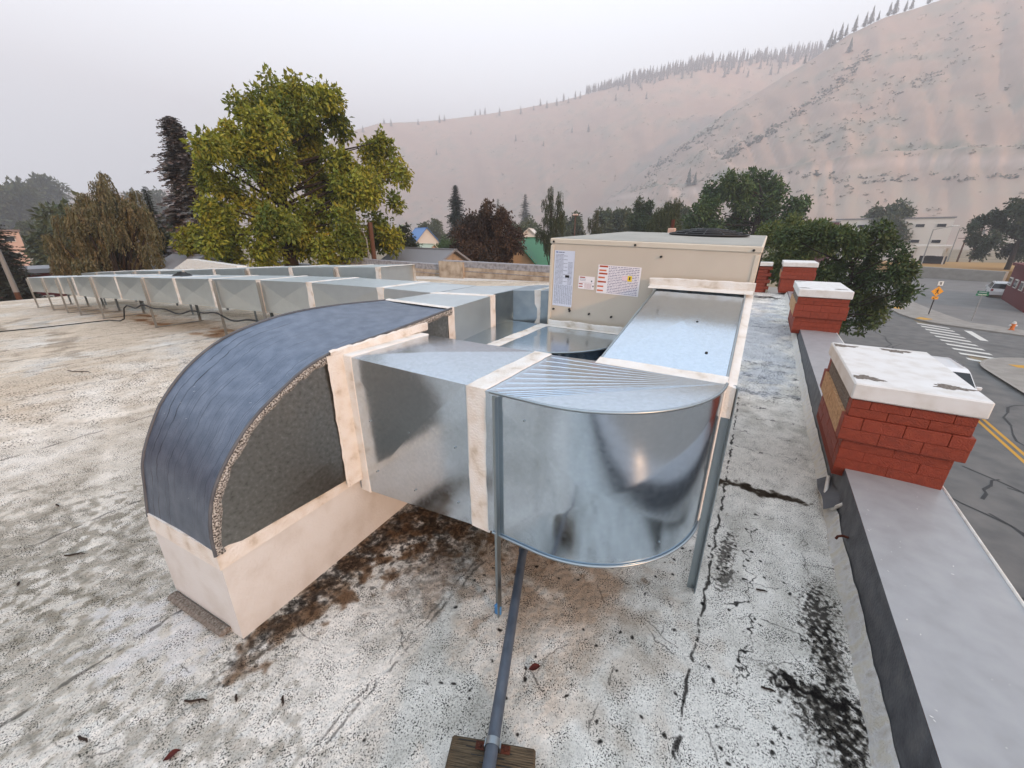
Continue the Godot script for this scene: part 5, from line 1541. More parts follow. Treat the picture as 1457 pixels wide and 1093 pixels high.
const SKY_NEAR := [[-30.0, 0.3], [-22.0, 2.6], [-18.6, 5.0], [-15.1, 7.4], [-10.8, 10.2], [-5.7, 13.3], [-1.0, 15.5], [1.6, 16.8], [2.8, 17.5], [5.4, 18.15], [8.5, 18.4], [10.6, 18.5], [13.6, 18.35], [30.0, 17.0], [50.0, 12.0]]
const SKY_FAR := [[-105.0, 3.0], [-81.0, 3.3], [-72.0, 4.1], [-66.0, 5.1], [-58.7, 8.0], [-50.8, 11.4], [-47.5, 12.4], [-42.6, 12.8], [-37.4, 13.4], [-31.3, 14.2], [-25.4, 15.0], [-20.0, 16.0], [-17.3, 16.6], [-13.5, 17.1], [-9.9, 17.4], [-5.8, 17.1], [0.0, 16.9], [8.0, 16.0], [16.0, 13.0]]

func hill_point(near: bool, az: float, s: float) -> Vector3:
	var top: float = table(SKY_NEAR if near else SKY_FAR, az)
	var d0 := 330.0 if near else 620.0 + 60.0 * sin(az * 0.11)
	var d1 := 760.0 + 60.0 * sin(az * 0.16) if near else 1230.0 + 80.0 * sin(az * 0.13)
	var d := lerpf(d0, d1, s)
	var a := deg_to_rad(az)
	var p := Vector3(sin(a) * d, 0, -cos(a) * d)
	var ridge := tan(deg_to_rad(top)) * d1 + 1.7
	var shape := pow(minf(s, 1.0), 1.12) if near else pow(minf(s, 1.0), 1.05)
	var y := lerpf(STREET - 1.0, ridge, shape)
	if s > 1.0: y = ridge - (s - 1.0) * 500.0
	# gullies run down the slope, so the noise is stretched along it
	var room := clampf(ridge / 120.0, 0.0, 1.0)
	noise.frequency = 0.010 if near else 0.007
	var gully := absf(noise.get_noise_2d(az * d1 * 0.0175 * 1.2 + s * 120.0, s * 60.0 + (0.0 if near else 900.0)))
	noise.frequency = 0.03
	var rough := noise.get_noise_2d(p.x, p.z)
	y += (gully * (15.0 if near else 8.0) - 4.0) * room * 4.0 * s * (1.02 - minf(s, 1.0)) + rough * 1.2 * room * minf(1.0, 4.0 * s) * clampf(2.5 * (1.05 - s), 0.15, 1.0)
	if near:   # old road bench across the foot of the slope
		var bench := 52.0 + 6.0 * sin(az * 0.2)
		y += 5.0 * smoothstep(-12.0, -2.0, y - bench) * smoothstep(8.0, 0.0, y - bench) * room
	p.y = y
	return p

func hill_color(near: bool, p: Vector3, slope: float, az: float, s: float) -> Color:
	noise.frequency = 0.012
	var a := noise.get_noise_2d(p.x * 0.8 + p.y * 1.2, p.z * 0.8)
	noise.frequency = 0.05
	var b := noise.get_noise_2d(p.x, p.z + p.y)
	var c := Color(0.35, 0.26, 0.205).lerp(Color(0.46, 0.335, 0.255), clampf(0.5 + a, 0.0, 1.0))
	c = c.lerp(Color(0.27, 0.25, 0.20), clampf(0.10 + a * 1.2 + b * 0.9, 0.0, 0.8))
	if near:
		var bench := 52.0 + 6.0 * sin(az * 0.2)
		c = c.lerp(Color(0.56, 0.44, 0.37), 0.7 * smoothstep(6.0, 1.0, absf(p.y - bench + 4.0)))
		c = c.lerp(Color(0.20, 0.20, 0.15), 0.7 * smoothstep(7.0, 2.0, absf(p.y - bench - 8.0)) * smoothstep(-0.1, 0.2, b))
		if p.y < bench - 6.0: c = c.lerp(Color(0.40, 0.33, 0.26), clampf(0.3 + b, 0.0, 0.7))
	return c

func build_hills() -> void:
	noise.seed = 12; noise.fractal_octaves = 4
	for side in 2:
		var near := side == 0
		var a0 := -30.0 if near else -105.0
		var a1 := 50.0 if near else 16.0
		var na := 260
		var ns := 110
		var pts := []
		for i in na + 1:
			for j in ns + 1:
				pts.append(hill_point(near, lerpf(a0, a1, i / float(na)), j / float(ns) * 1.12))
		var s := Shape.new()
		var w := ns + 1
		var nn := []
		var cc := []
		for i in na + 1:
			for j in w:
				var du: Vector3 = pts[mini(i + 1, na) * w + j] - pts[maxi(i - 1, 0) * w + j]
				var dv: Vector3 = pts[i * w + mini(j + 1, ns)] - pts[i * w + maxi(j - 1, 0)]
				nn.append(du.cross(dv).normalized())
				cc.append(hill_color(near, pts[i * w + j], (nn[-1] as Vector3).y, lerpf(a0, a1, i / float(na)), j / float(ns) * 1.12))
		s.use_color = true
		for i in na:
			for j in ns:
				var k := i * w + j
				s.quadn(pts[k], pts[k + w], pts[k + w + 1], pts[k + 1], nn[k], nn[k + w], nn[k + w + 1], nn[k + 1])
				s.c.append_array([cc[k], cc[k + w + 1], cc[k + w], cc[k], cc[k + 1], cc[k + w + 1]])
		struct("near_hill" if near else "far_hill", s, mats["hillside"])
	# sagebrush and scrub: far too many to count
	var bush := leaf_cluster(14, 1.0, 0.9, 8, 0.9)
	var where := []
	var cols := []
	noise.seed = 12
	for k in 4200:
		var near := k % 5 < 3
		var az := rng.randf_range(-24.0, 22.0) if near else rng.randf_range(-52.0, 2.0)
		var s := rng.randf_range(0.02, 0.96)
		var p := hill_point(near, az, s)
		noise.frequency = 0.012
		if noise.get_noise_2d(p.x * 0.8 + p.y * 1.2, p.z * 0.8) + rng.randf_range(-0.3, 0.3) < 0.02: continue
		var size := rng.randf_range(0.7, 2.1)
		where.append(Transform3D(Basis(Vector3.UP, rng.randf() * TAU).scaled(Vector3(size, size * 0.7, size)), p))
		cols.append(vary(Color(0.20, 0.18, 0.13), 0.3))
	# the wooded gully that climbs the near hill, and lesser ones beside it
	for g_ in [[[-6.2, 8.2], [-2.2, 10.2], [2.5, 13.3], [5.1, 15.6], 150, 2.6], [[-15.0, 6.6], [-12.0, 8.6], [-9.0, 10.4], [-7.0, 11.6], 60, 3.0], [[3.0, 9.0], [6.0, 11.2], [9.0, 12.8], [11.0, 13.4], 60, 1.5], [[-8.0, 6.4], [0.0, 6.0], [8.0, 5.0], [18.0, 4.4], 90, 1.8]]:
		for k in g_[4]:
			var t := rng.randf() * 3.0
			var i := mini(int(t), 2)
			var az := lerpf(g_[i][0], g_[i + 1][0], t - i) + rng.randfn() * 0.3
			var want := lerpf(g_[i][1], g_[i + 1][1], t - i) + rng.randfn() * 0.22
			var best := 0.0
			for q in 60:   # climb until the slope is seen at that height
				var p := hill_point(true, az, q / 60.0)
				best = q / 60.0
				if rad_to_deg(atan2(p.y - 1.7, Vector2(p.x, p.z).length())) > want: break
			var p := hill_point(true, az, best)
			var size: float = g_[5] * rng.randf_range(0.5, 1.2)
			where.append(Transform3D(Basis(Vector3.UP, rng.randf() * TAU).scaled(Vector3(size, size, size)), p))
			cols.append(vary(Color(0.13, 0.13, 0.10), 0.3))
	var o := copies("hillside_scrub", bush, mats["hill_tree"], where, cols, self)
	tag(o, "dark scrub and sagebrush dotted over the dry hillsides", "scrub")
	# ridge pines
	var pine := Shape.new()
	for t in 6:
		var y0 := 0.10 + t * 0.145
		var r := 0.20 * (1.0 - t / 6.6)
		for k in 8:
			var a := k * TAU / 8 + t * 0.4
			var b := a + TAU / 8
			var rr := r * (0.75 + 0.5 * ((k * 7 + t * 3) % 5) / 4.0)
			pine.tri(Vector3(cos(a) * rr, y0 - 0.02, sin(a) * rr), Vector3(0, y0 + 0.24, 0), Vector3(cos(b) * rr * 0.8, y0 + 0.02, sin(b) * rr * 0.8))
	var pine_mesh := pine.mesh()
	var trunk := Shape.new()
	trunk.tube([Vector3(0, -0.05, 0), Vector3(0, 0.3, 0)], 0.018, 5)
	var trunk_mesh := trunk.mesh()
	var dark := mat("ridge_pine", Color(0.09, 0.105, 0.09).linear_to_srgb(), 0.9)
	var spots := []   # azimuth, near hill, place along the slope, height
	for q in [[-0.2, 15.0], [1.6, 27.0], [1.9, 20.0], [2.3, 26.0], [2.7, 18.0], [3.3, 24.0], [4.0, 22.0], [4.4, 26.0], [4.9, 14.0], [5.6, 20.0], [6.0, 26.0], [6.7, 16.0], [7.1, 18.0], [8.2, 20.0], [9.0, 15.0]]:
		spots.append([q[0], true, 1.0, q[1]])
	for q in [[3.3, 22.0, 0.86], [-9.6, 22.0, 0.42], [-8.9, 17.0, 0.41]]: spots.append([q[0], true, q[2], q[1]])
	for az in [-49.5, -47.0, -46.2, -43.0, -40.4, -39.8, -36.0, -35.4, -34.8, -33.0, -30.4, -28.8, -28.0, -27.2, -26.0, -25.2, -24.6, -23.8, -23.2]:
		spots.append([az, false, rng.randf_range(0.93, 1.0), rng.randf_range(16.0, 28.0)])
	for az in [-41.0, -36.6, -31.0, -27.5, -22.0, -19.0, -15.5, -24.0]:
		spots.append([az, false, rng.randf_range(0.55, 0.9), rng.randf_range(13.0, 22.0)])
	noise.seed = 12
	var first: Node3D = null
	var where_words := ["on the near hill's crest", "on the far ridge's skyline", "alone on the slope"]
	var ids := [0, 0, 0]
	var order := ["leftmost", "second from the left", "third from the left", "fourth from the left", "fifth from the left", "sixth from the left", "seventh from the left", "eighth from the left", "ninth from the left", "tenth from the left", "eleventh from the left", "twelfth from the left", "thirteenth from the left", "fourteenth from the left", "fifteenth from the left", "sixteenth from the left", "seventeenth from the left", "eighteenth from the left", "nineteenth from the left"]
	for q in spots:
		var p := hill_point(q[1], q[0], q[2])
		var w := 2 if q[2] < 0.92 else 0 if q[1] else 1
		var label: String = "dark pine %s, %s" % [where_words[w], order[ids[w]]]
		ids[w] += 1
		var o2: Node3D
		if first == null:
			o2 = thing("ridge_pine", label, "tree", p, 0.0, "pines along the ridges")
			part("trunk", trunk_mesh, mats["bark"], o2)
			part("crown", pine_mesh, dark, o2)
			first = o2
		else:
			o2 = dup(first, "ridge_pine", p, rng.randf() * TAU, label)
		o2.scale = Vector3(q[3] * 0.85, q[3] * 0.72, q[3] * 0.85)
	where = []
	cols = []
	for k in 560:
		var az := rng.randf_range(-22.5, 3.0)
		var p := hill_point(false, az, 1.0 - absf(rng.randfn()) * 0.055 * smoothstep(-24.0, -12.0, az))
		var h := rng.randf_range(9.0, 21.0)
		where.append(Transform3D(Basis(Vector3.UP, rng.randf() * TAU).scaled(Vector3(h * 0.9, h, h * 0.9)), p))
		cols.append(vary(Color(0.08, 0.095, 0.085), 0.2))
	o = copies("ridge_forest", pine_mesh, mats["hill_tree"], where, cols, self)
	tag(o, "hazy pine forest along the top of the far ridge", "forest")


# ---------------------------------------------------------------- street and town
func flat(called: String, pts: Array, y: float, m: Material, parent: Node3D = null) -> MeshInstance3D:
	var s := Shape.new()
	s.slab(PackedVector2Array(pts), y, y)
	return struct(called, s, m, parent)

func build_street() -> void:
	var s := Shape.new()
	s.quad(Vector3(-1500, STREET - 0.03, 400), Vector3(1100, STREET - 0.03, 400), Vector3(1100, STREET - 0.03, -1500), Vector3(-1500, STREET - 0.03, -1500))
	struct("ground", s, mats["dry_ground"])
	flat("road", [Vector2(3.6, 120), Vector2(12.2, 120), Vector2(12.2, -36), Vector2(60, -22), Vector2(60, -33), Vector2(12.6, -48.0), Vector2(11.6, -110), Vector2(3.6, -110)], STREET, mats["asphalt"])
	flat("parking_lot", [Vector2(14.6, -46.0), Vector2(70, -30), Vector2(90, -70), Vector2(34, -98), Vector2(24.5, -104), Vector2(11.4, -110), Vector2(12.4, -54)], STREET - 0.01, mats["asphalt_old"])
	var paved := func(called: String, pts: Array) -> void:
		var q := Shape.new()
		q.slab(PackedVector2Array(pts), STREET - 0.02, STREET + 0.13)
		struct(called, q, mats["pavement"])
	var arc := []
	for k in 13:
		var a := lerpf(PI, PI * 1.47, k / 12.0)
		arc.append(Vector2(16.2 + cos(a) * 4.25, -32.0 + sin(a) * 4.4))
	paved.call("corner_pavement", [Vector2(60, 60), Vector2(12.0, 60), Vector2(11.95, -30.0)] + arc + [Vector2(60, -23.5)])
	paved.call("far_pavement", [Vector2(11.6, -105), Vector2(12.0, -55), Vector2(12.15, -51.9), Vector2(12.5, -50.2), Vector2(12.95, -48.9), Vector2(13.5, -48.0), Vector2(14.2, -47.4), Vector2(17.8, -45.1), Vector2(24.0, -41.5), Vector2(60, -31.0), Vector2(60, -33.5), Vector2(24.5, -44.2), Vector2(18.75, -47.6), Vector2(17.95, -48.6), Vector2(16.25, -49.7), Vector2(15.75, -53.4), Vector2(15.4, -60.0), Vector2(14.6, -105)])
	paved.call("near_pavement", [Vector2(1.2, 60), Vector2(3.6, 60), Vector2(3.6, -70), Vector2(1.2, -70)])
	paved.call("lot_kerb_strip", [Vector2(26.0, -62.0), Vector2(60, -52), Vector2(60, -50), Vector2(27.0, -60.0)])
	# kerb lip lines in paler concrete
	for k in 1:
		var q := Shape.new()
		var line := [Vector3(12.0, 0, 40), Vector3(11.95, 0, -30.0)]
		for p in arc: line.append(Vector3(p.x, 0, p.y))
		for i in line.size() - 1:
			var a: Vector3 = line[i]
			var b: Vector3 = line[i + 1]
			var side := (b - a).cross(Vector3.UP).normalized() * 0.16
			q.quad(a + Vector3(0, STREET + 0.134, 0), a - side + Vector3(0, STREET + 0.134, 0), b - side + Vector3(0, STREET + 0.134, 0), b + Vector3(0, STREET + 0.134, 0))
			q.quad(a + Vector3(0, STREET, 0) + side * 1.8, a + Vector3(0, STREET + 0.012, 0), b + Vector3(0, STREET + 0.012, 0), b + Vector3(0, STREET, 0) + side * 1.8)
		struct("kerb", q, mats["kerb"])
	# crosswalk
	var cw := Node3D.new()
	cw.name = "crosswalk"
	cw.set_meta("kind", "structure")
	add_child(cw)
	for k in 10:
		var t := k / 9.0
		var q := Shape.new()
		var a := Vector2(lerpf(12.45, 11.95, t), lerpf(-47.9, -35.2, t))
		var b := Vector2(lerpf(14.1, 13.5, t), lerpf(-46.5, -34.7, t))
		if k == 9: b = Vector2(12.6, -34.7)
		q.slab(PackedVector2Array([a, b, b + Vector2(0.02, 0.52), a + Vector2(-0.02, 0.52)]), STREET + 0.004, STREET + 0.004)
		part("crosswalk_bar", q, mats["paint_white"], cw)
	flat("stop_line", [Vector2(14.85, -45.9), Vector2(15.25, -45.7), Vector2(15.0, -41.8), Vector2(14.6, -41.9)], STREET + 0.004, mats["paint_white"])
	for x in [8.55, 8.80]:
		flat("centre_line", [Vector2(x, 60), Vector2(x + 0.12, 60), Vector2(x + 0.32, -26), Vector2(x + 0.2, -26)], STREET + 0.004, mats["paint_yellow"])
	for q in [[Vector2(12.7, -49.6), Vector2(13.3, -49.1), Vector2(14.0, -49.9), Vector2(13.3, -50.6)], [Vector2(13.3, -33.9), Vector2(14.3, -34.2), Vector2(14.5, -33.5), Vector2(13.5, -33.3)], [Vector2(12.4, -55.5), Vector2(13.0, -55.3), Vector2(13.1, -57.0), Vector2(12.4, -57.2)]]:
		flat("yellow_ramp_pad", q, STREET + 0.136, mats["paint_yellow"])
	# tar-filled cracks in the near lane
	var crack := func(pts: Array, w: float) -> void:
		var q := Shape.new()
		for i in pts.size() - 1:
			var a: Vector2 = pts[i]
			var b: Vector2 = pts[i + 1]
			var side := (b - a).orthogonal().normalized() * w * rng.randf_range(0.7, 1.3)
			q.slab(PackedVector2Array([a - side, b - side, b + side, a + side]), STREET + 0.005 + 0.0003 * i, STREET + 0.005 + 0.0003 * i)
		struct("tar_crack", q, mats["tar"])
	var grow := func(from: Vector2, way: Vector2, n: int, step: float) -> Array:
		var l := [from]
		for i in n:
			way = way.rotated(rng.randf_range(-0.55, 0.55))
			l.append(l[-1] + way * step * rng.randf_range(0.6, 1.3))
		return l
	for q in [[6.9, -17.5, 0.3, 1.0, 12, 0.6], [7.6, -16.5, 0.8, 0.3, 7, 0.4], [7.2, -13.5, -0.2, -1.0, 8, 0.6], [8.0, -13.0, 0.5, 0.8, 8, 0.4], [6.6, -14.5, 0.1, 1.0, 8, 0.5], [7.4, -11.0, 0.6, 0.8, 9, 0.4], [8.2, -15.3, 0.9, 0.2, 6, 0.35], [6.4, -11.5, 0.0, 1.0, 7, 0.5], [9.5, -20.0, 0.1, -1.0, 16, 0.9], [6.2, -30.0, 0.02, -1.0, 16, 1.2], [8.1, -34.0, 0.05, -1.0, 14, 1.2], [7.6, -17.0, -0.4, 0.9, 5, 0.4]]:
		crack.call(grow.call(Vector2(q[0], q[1]), Vector2(q[2], q[3]).normalized(), q[4], q[5]), 0.035)
	# low retaining wall and dry bank across the lot
	var o := thing("retaining_wall", "long low pale concrete wall at the far side of the parking lot", "wall", Vector3(29.0, STREET, -100.5))
	var q := Shape.new()
	q.hexa([Vector3(-8.5, -0.2, -4.0), Vector3(4.6, -0.2, 2.9), Vector3(5.4, -0.2, 1.5), Vector3(-8.0, -0.2, -6.0), Vector3(-8.5, 1.9, -4.0), Vector3(4.6, 1.7, 2.9), Vector3(5.4, 1.7, 1.5), Vector3(-8.0, 1.9, -6.0)])
	part("wall_face", q, mats["pavement"], o)
	q = Shape.new()
	q.slab(PackedVector2Array([Vector2(22, -107), Vector2(36, -99), Vector2(70, -110), Vector2(60, -135), Vector2(22, -125)]), STREET - 0.1, STREET + 1.7)
	struct("grass_bank", q, mat("dry_grass", Color(0.62, 0.48, 0.28), 0.95))

func build_signs() -> void:
	var o := thing("pedestrian_sign", "yellow diamond pedestrian crossing sign with arrow plaque and white plate on a black post", "road sign", Vector3(14.4, STREET + 0.13, -53.0), 0.25)
	var s := Shape.new()
	s.box(Vector3(0, 1.55, 0), Vector3(0.07, 3.1, 0.05))
	part("post", s, mats["sign_black"], o)
	var diamond := Shape.new()
	diamond.soft_box(Vector3(0, 2.15, 0.05), Vector3(0.66, 0.66, 0.02), 0.008, Basis(Vector3(0, 0, 1), PI / 4))
	part("diamond_plate", diamond, mats["sign_yellow"], o)
	s = Shape.new()   # walking figure
	s.tube([Vector3(0.02, 2.40, 0.063), Vector3(0.02, 2.41, 0.066)], 0.055, 10)
	s.box(Vector3(0.01, 2.22, 0.064), Vector3(0.09, 0.22, 0.006))
	s.box(Vector3(-0.05, 2.02, 0.064), Vector3(0.05, 0.26, 0.006), Basis(Vector3(0, 0, 1), -0.4))
	s.box(Vector3(0.07, 2.02, 0.064), Vector3(0.05, 0.26, 0.006), Basis(Vector3(0, 0, 1), 0.4))
	s.box(Vector3(-0.07, 2.22, 0.0655), Vector3(0.04, 0.2, 0.006), Basis(Vector3(0, 0, 1), -0.6))
	part("walking_figure", s, mats["sign_black"], o)
	s = Shape.new()
	s.soft_box(Vector3(0, 1.55, 0.05), Vector3(0.5, 0.26, 0.02), 0.008)
	part("arrow_plaque", s, mats["sign_yellow"], o)
	s = Shape.new()
	s.box(Vector3(0.02, 1.57, 0.064), Vector3(0.26, 0.04, 0.006), Basis(Vector3(0, 0, 1), 0.6))
	s.tri(Vector3(-0.17, 1.45, 0.0665), Vector3(-0.05, 1.48, 0.0665), Vector3(-0.13, 1.58, 0.0665))
	part("arrow", s, mats["sign_black"], o)
	s = Shape.new()
	s.soft_box(Vector3(0.03, 2.88, 0.05), Vector3(0.40, 0.40, 0.02), 0.008)
	part("white_plate", s, mats["sign_white"], o)
	s = Shape.new()
	s.box(Vector3(0.03, 2.92, 0.063), Vector3(0.16, 0.12, 0.006)); s.box(Vector3(0.06, 2.79, 0.063), Vector3(0.14, 0.05, 0.006))
	part("black_mark", s, mats["sign_black"], o)

	o = thing("street_name_sign", "two crossed green street name blades on a slim grey post", "street sign", Vector3(16.6, STREET + 0.13, -50.6))
	s = Shape.new()
	s.tube([Vector3.ZERO, Vector3(0, 2.3, 0)], 0.035, 8)
	part("post", s, mats["pole_grey"], o)
	for k in 2:
		s = Shape.new()
		s.soft_box(Vector3(0, 2.28 + 0.2 * k, 0), Vector3(0.85, 0.19, 0.02), 0.004, Basis(Vector3.UP, 0.25 if k == 0 else -0.95))
		part("name_blade", s, mats["sign_green"], o)
		s = Shape.new()
		s.box(Vector3(0, 2.28 + 0.2 * k, 0), Vector3(0.58, 0.05, 0.026), Basis(Vector3.UP, 0.25 if k == 0 else -0.95))
		part("lettering", s, mats["sign_white"], o)

	o = thing("fire_hydrant", "orange-yellow fire hydrant with a white bonnet at the edge of the pavement", "fire hydrant", Vector3(17.9, STREET + 0.12, -47.3))
	s = Shape.new()
	s.tube([Vector3.ZERO, Vector3(0, 0.06, 0), Vector3(0, 0.07, 0), Vector3(0, 0.45, 0), Vector3(0, 0.46, 0), Vector3(0, 0.50, 0)], [0.17, 0.17, 0.12, 0.12, 0.15, 0.15], 12)
	part("barrel", s, mats["hydrant_yellow"], o)
	s = Shape.new()
	s.tube([Vector3(0, 0.50, 0), Vector3(0, 0.58, 0), Vector3(0, 0.65, 0), Vector3(0, 0.70, 0)], [0.14, 0.13, 0.08, 0.03], 12)
	part("bonnet", s, mats["sign_white"], o)
	for k in 3:
		s = Shape.new()
		var d := Vector3(1, 0, 0).rotated(Vector3.UP, k * PI / 2)
		s.tube([d * 0.1 + Vector3(0, 0.36, 0), d * 0.21 + Vector3(0, 0.36, 0)], 0.06, 8)
		part("outlet", s, mats["sign_white"], o)
	# poles
	var lamp := func(label: String, at: Vector3, h: float, arm: Vector3) -> void:
		var l := thing("street_lamp", label, "street lamp", at, 0.0, "tall street lamps by the parking lot")
		var q := Shape.new()
		q.tube([Vector3.ZERO, Vector3(0, h, 0)], [0.13, 0.07], 8)
		part("pole", q, mats["pole_grey"], l)
		q = Shape.new()
		q.tube([Vector3(0, h - 0.1, 0), Vector3(0, h, 0) + arm * 0.5, Vector3(0, h, 0) + arm], 0.05, 6)
		part("arm", q, mats["pole_grey"], l)
		q = Shape.new()
		q.soft_box(Vector3(0, h, 0) + arm * 1.12, Vector3(0.9, 0.16, 0.35), 0.05)
		part("lamp_head", q, mats["sign_white"], l)
	lamp.call("tall grey double-headed lamp between the long building and the far tree", Vector3(35.2, STREET, -130.0), 8.7, Vector3(0.8, 0.0, 0))
	lamp.call("grey lamp with one long arm at the edge of the dark street maple", Vector3(24.6, STREET, -103.0), 8.2, Vector3(2.4, 0.5, 0))
	for k in 2:
		var at := Vector3(40.0, STREET, -134.5) if k == 0 else Vector3(37.0, STREET, -131.0)
		var p := thing("utility_pole", "utility pole with a transformer and wires in front of the far right tree" if k == 0 else "darker plain utility pole just left of the one with the transformer", "utility pole", at)
		s = Shape.new()
		s.tube([Vector3.ZERO, Vector3(0.0, 10.2 if k == 0 else 7.0, 0)], [0.2, 0.13], 8)
		part("pole", s, mats["pole_wood"], p)
		s = Shape.new()
		s.box(Vector3(0, 9.4 if k == 0 else 6.6, 0), Vector3(2.4, 0.12, 0.12))
		part("crossarm", s, mats["pole_wood"], p)
		if k == 0:
			s = Shape.new()
			s.tube([Vector3(0.35, 7.4, 0), Vector3(0.35, 8.4, 0)], 0.27, 10)
			part("transformer", s, mats["pole_grey"], p)
			for y in [9.5, 9.45, 8.9]:
				s = Shape.new()
				var wire := []
				for i in 13: wire.append(Vector3(i * 5.0, y - 0.02 * i * (12 - i), i * 1.2 + (y - 9.4) * 6.0))
				s.tube(wire, 0.022, 4)
				part("wire", s, mats["cable"], p)
	o = thing("roof_edge_lamp_post", "weathered wooden post with a small white lamp head in front of the big tree", "lamp post", Vector3(-15.35, STREET, -12.9))
	s = Shape.new()
	s.tube([Vector3.ZERO, Vector3(0, 7.75, 0)], [0.14, 0.10], 8)
	part("pole", s, mats["pole_wood"], o)
	s = Shape.new()
	s.tube([Vector3(-0.08, 5.5, 0.2), Vector3(-0.12, 7.0, 0.2), Vector3(-0.3, 7.35, 0.2), Vector3(-0.6, 7.42, 0.2)], 0.035, 7)
	part("conduit_arm", s, mats["pole_grey"], o)
	s = Shape.new()
	s.soft_box(Vector3(-0.72, 7.42, 0.2), Vector3(0.42, 0.07, 0.16), 0.03)
	part("lamp_head", s, mats["sign_white"], o)
	o = thing("leaning_pole", "plain dark wooden pole at the far left, past the end of the long duct", "pole", Vector3(-29.75, STREET, -3.9))
	s = Shape.new()
	s.tube([Vector3.ZERO, Vector3(0, 4.7, 0)], [0.13, 0.10], 8)
	part("shaft", s, mats["pole_wood"], o)
	s = Shape.new()
	s.tube([Vector3(0, 4.7, 0), Vector3(0, 6.6, 0)], [0.10, 0.08], 8)
	part("pale_upper_shaft", s, mats["pole_grey"], o)
	o = thing("red_topped_pole", "thin pole with a small red lamp above the trees behind the unit", "pole", Vector3(-31.3, STREET, -73.6))
	s = Shape.new()
	s.tube([Vector3.ZERO, Vector3(0, 10.6, 0)], [0.16, 0.10], 8)
	part("shaft", s, mats["pole_wood"], o)
	s = Shape.new()
	s.soft_box(Vector3(0, 10.75, 0), Vector3(1.0, 0.3, 0.5), 0.1)
	part("lamp_head", s, mats["pink_wall"], o)
	o = thing("brick_chimney", "slim pinkish chimney stub behind the unit's fan guard", "chimney", Vector3(-3.73, STREET, -19.65))
	s = Shape.new()
	s.soft_box(Vector3(0, 3.75, 0), Vector3(0.30, 7.5, 0.30), 0.02)
	part("stack", s, mats["pink_wall"], o)
	s = Shape.new()
	s.tube([Vector3(0, 7.5, 0), Vector3(0, 7.85, 0)], 0.08, 8)
	part("flue", s, mats["rust"], o)

func house(called: String, label: String, at: Vector3, turn: float, w: float, l: float, wall_h: float, rise: float, wall: Material, roof: Material, siding := false) -> Node3D:
	# gable towards +z, ridge along z
	var o := thing(called, label, "house", at, turn)
	var s := Shape.new()
	var hw := w / 2
	s.hexa([Vector3(-hw, 0, 0), Vector3(hw, 0, 0), Vector3(hw, 0, -l), Vector3(-hw, 0, -l), Vector3(-hw, wall_h, 0), Vector3(hw, wall_h, 0), Vector3(hw, wall_h, -l), Vector3(-hw, wall_h, -l)])
	for z in [0.0, -l]:
		if z == 0.0: s.tri(Vector3(-hw, wall_h, z), Vector3(hw, wall_h, z), Vector3(0, wall_h + rise, z))
		else: s.tri(Vector3(hw, wall_h, z), Vector3(-hw, wall_h, z), Vector3(0, wall_h + rise, z))
	var walls := part("wall", s, wall, o)
	if siding:
		var n := int((wall_h + rise) / 0.2)
		for k in n:
			var y := k * 0.2
			var half := hw if y < wall_h else hw * (1.0 - (y - wall_h) / rise)
			if half < 0.1 or y < wall_h - 1.6: continue
			s = Shape.new()
			s.hexa([Vector3(-half, y, 0.022), Vector3(half, y, 0.022), Vector3(half, y, 0.001), Vector3(-half, y, 0.001), Vector3(-half, y + 0.19, 0.006), Vector3(half, y + 0.19, 0.006), Vector3(half, y + 0.19, 0.001), Vector3(-half, y + 0.19, 0.001)])
			part("siding_board", s, wall, walls)
	var r := part("roof", Shape.new() if false else roof_shape(hw, l, wall_h, rise), roof, o)
	s = Shape.new()
	s.box(Vector3(0, wall_h + rise + 0.06, -l / 2), Vector3(0.22, 0.08, l + 0.7))
	part("ridge_cap", s, roof, r)
	for x in [-0.28, 0.28]:
		s = Shape.new()
		s.box(Vector3(x * w, wall_h - 0.75, 0.05), Vector3(w * 0.2, 1.1, 0.08))
		var f := part("window", s, mats["window_frame"], o)
		s = Shape.new()
		s.box(Vector3(x * w, wall_h - 0.75, 0.085), Vector3(w * 0.2 - 0.16, 0.94, 0.03))
		part("pane", s, mats["window_dark"], f)
	return o

func roof_shape(hw: float, l: float, wall_h: float, rise: float) -> Shape:
	var s := Shape.new()
	var over := 0.35
	var k := rise / hw
	for side in [-1.0, 1.0]:
		var e := Vector3(side * (hw + over), wall_h - over * k, 0)
		var t := Vector3(0, wall_h + rise, 0)
		var up := Vector3(0, 0.10, 0)
		var p := [e + Vector3(0, 0, over), t + Vector3(0, 0, over), t + Vector3(0, 0, -l - over), e + Vector3(0, 0, -l - over)]
		if side < 0: s.hexa([p[0], p[1], p[2], p[3], p[0] + up, p[1] + up, p[2] + up, p[3] + up])
		else: s.hexa([p[1], p[0], p[3], p[2], p[1] + up, p[0] + up, p[3] + up, p[2] + up])
	return s

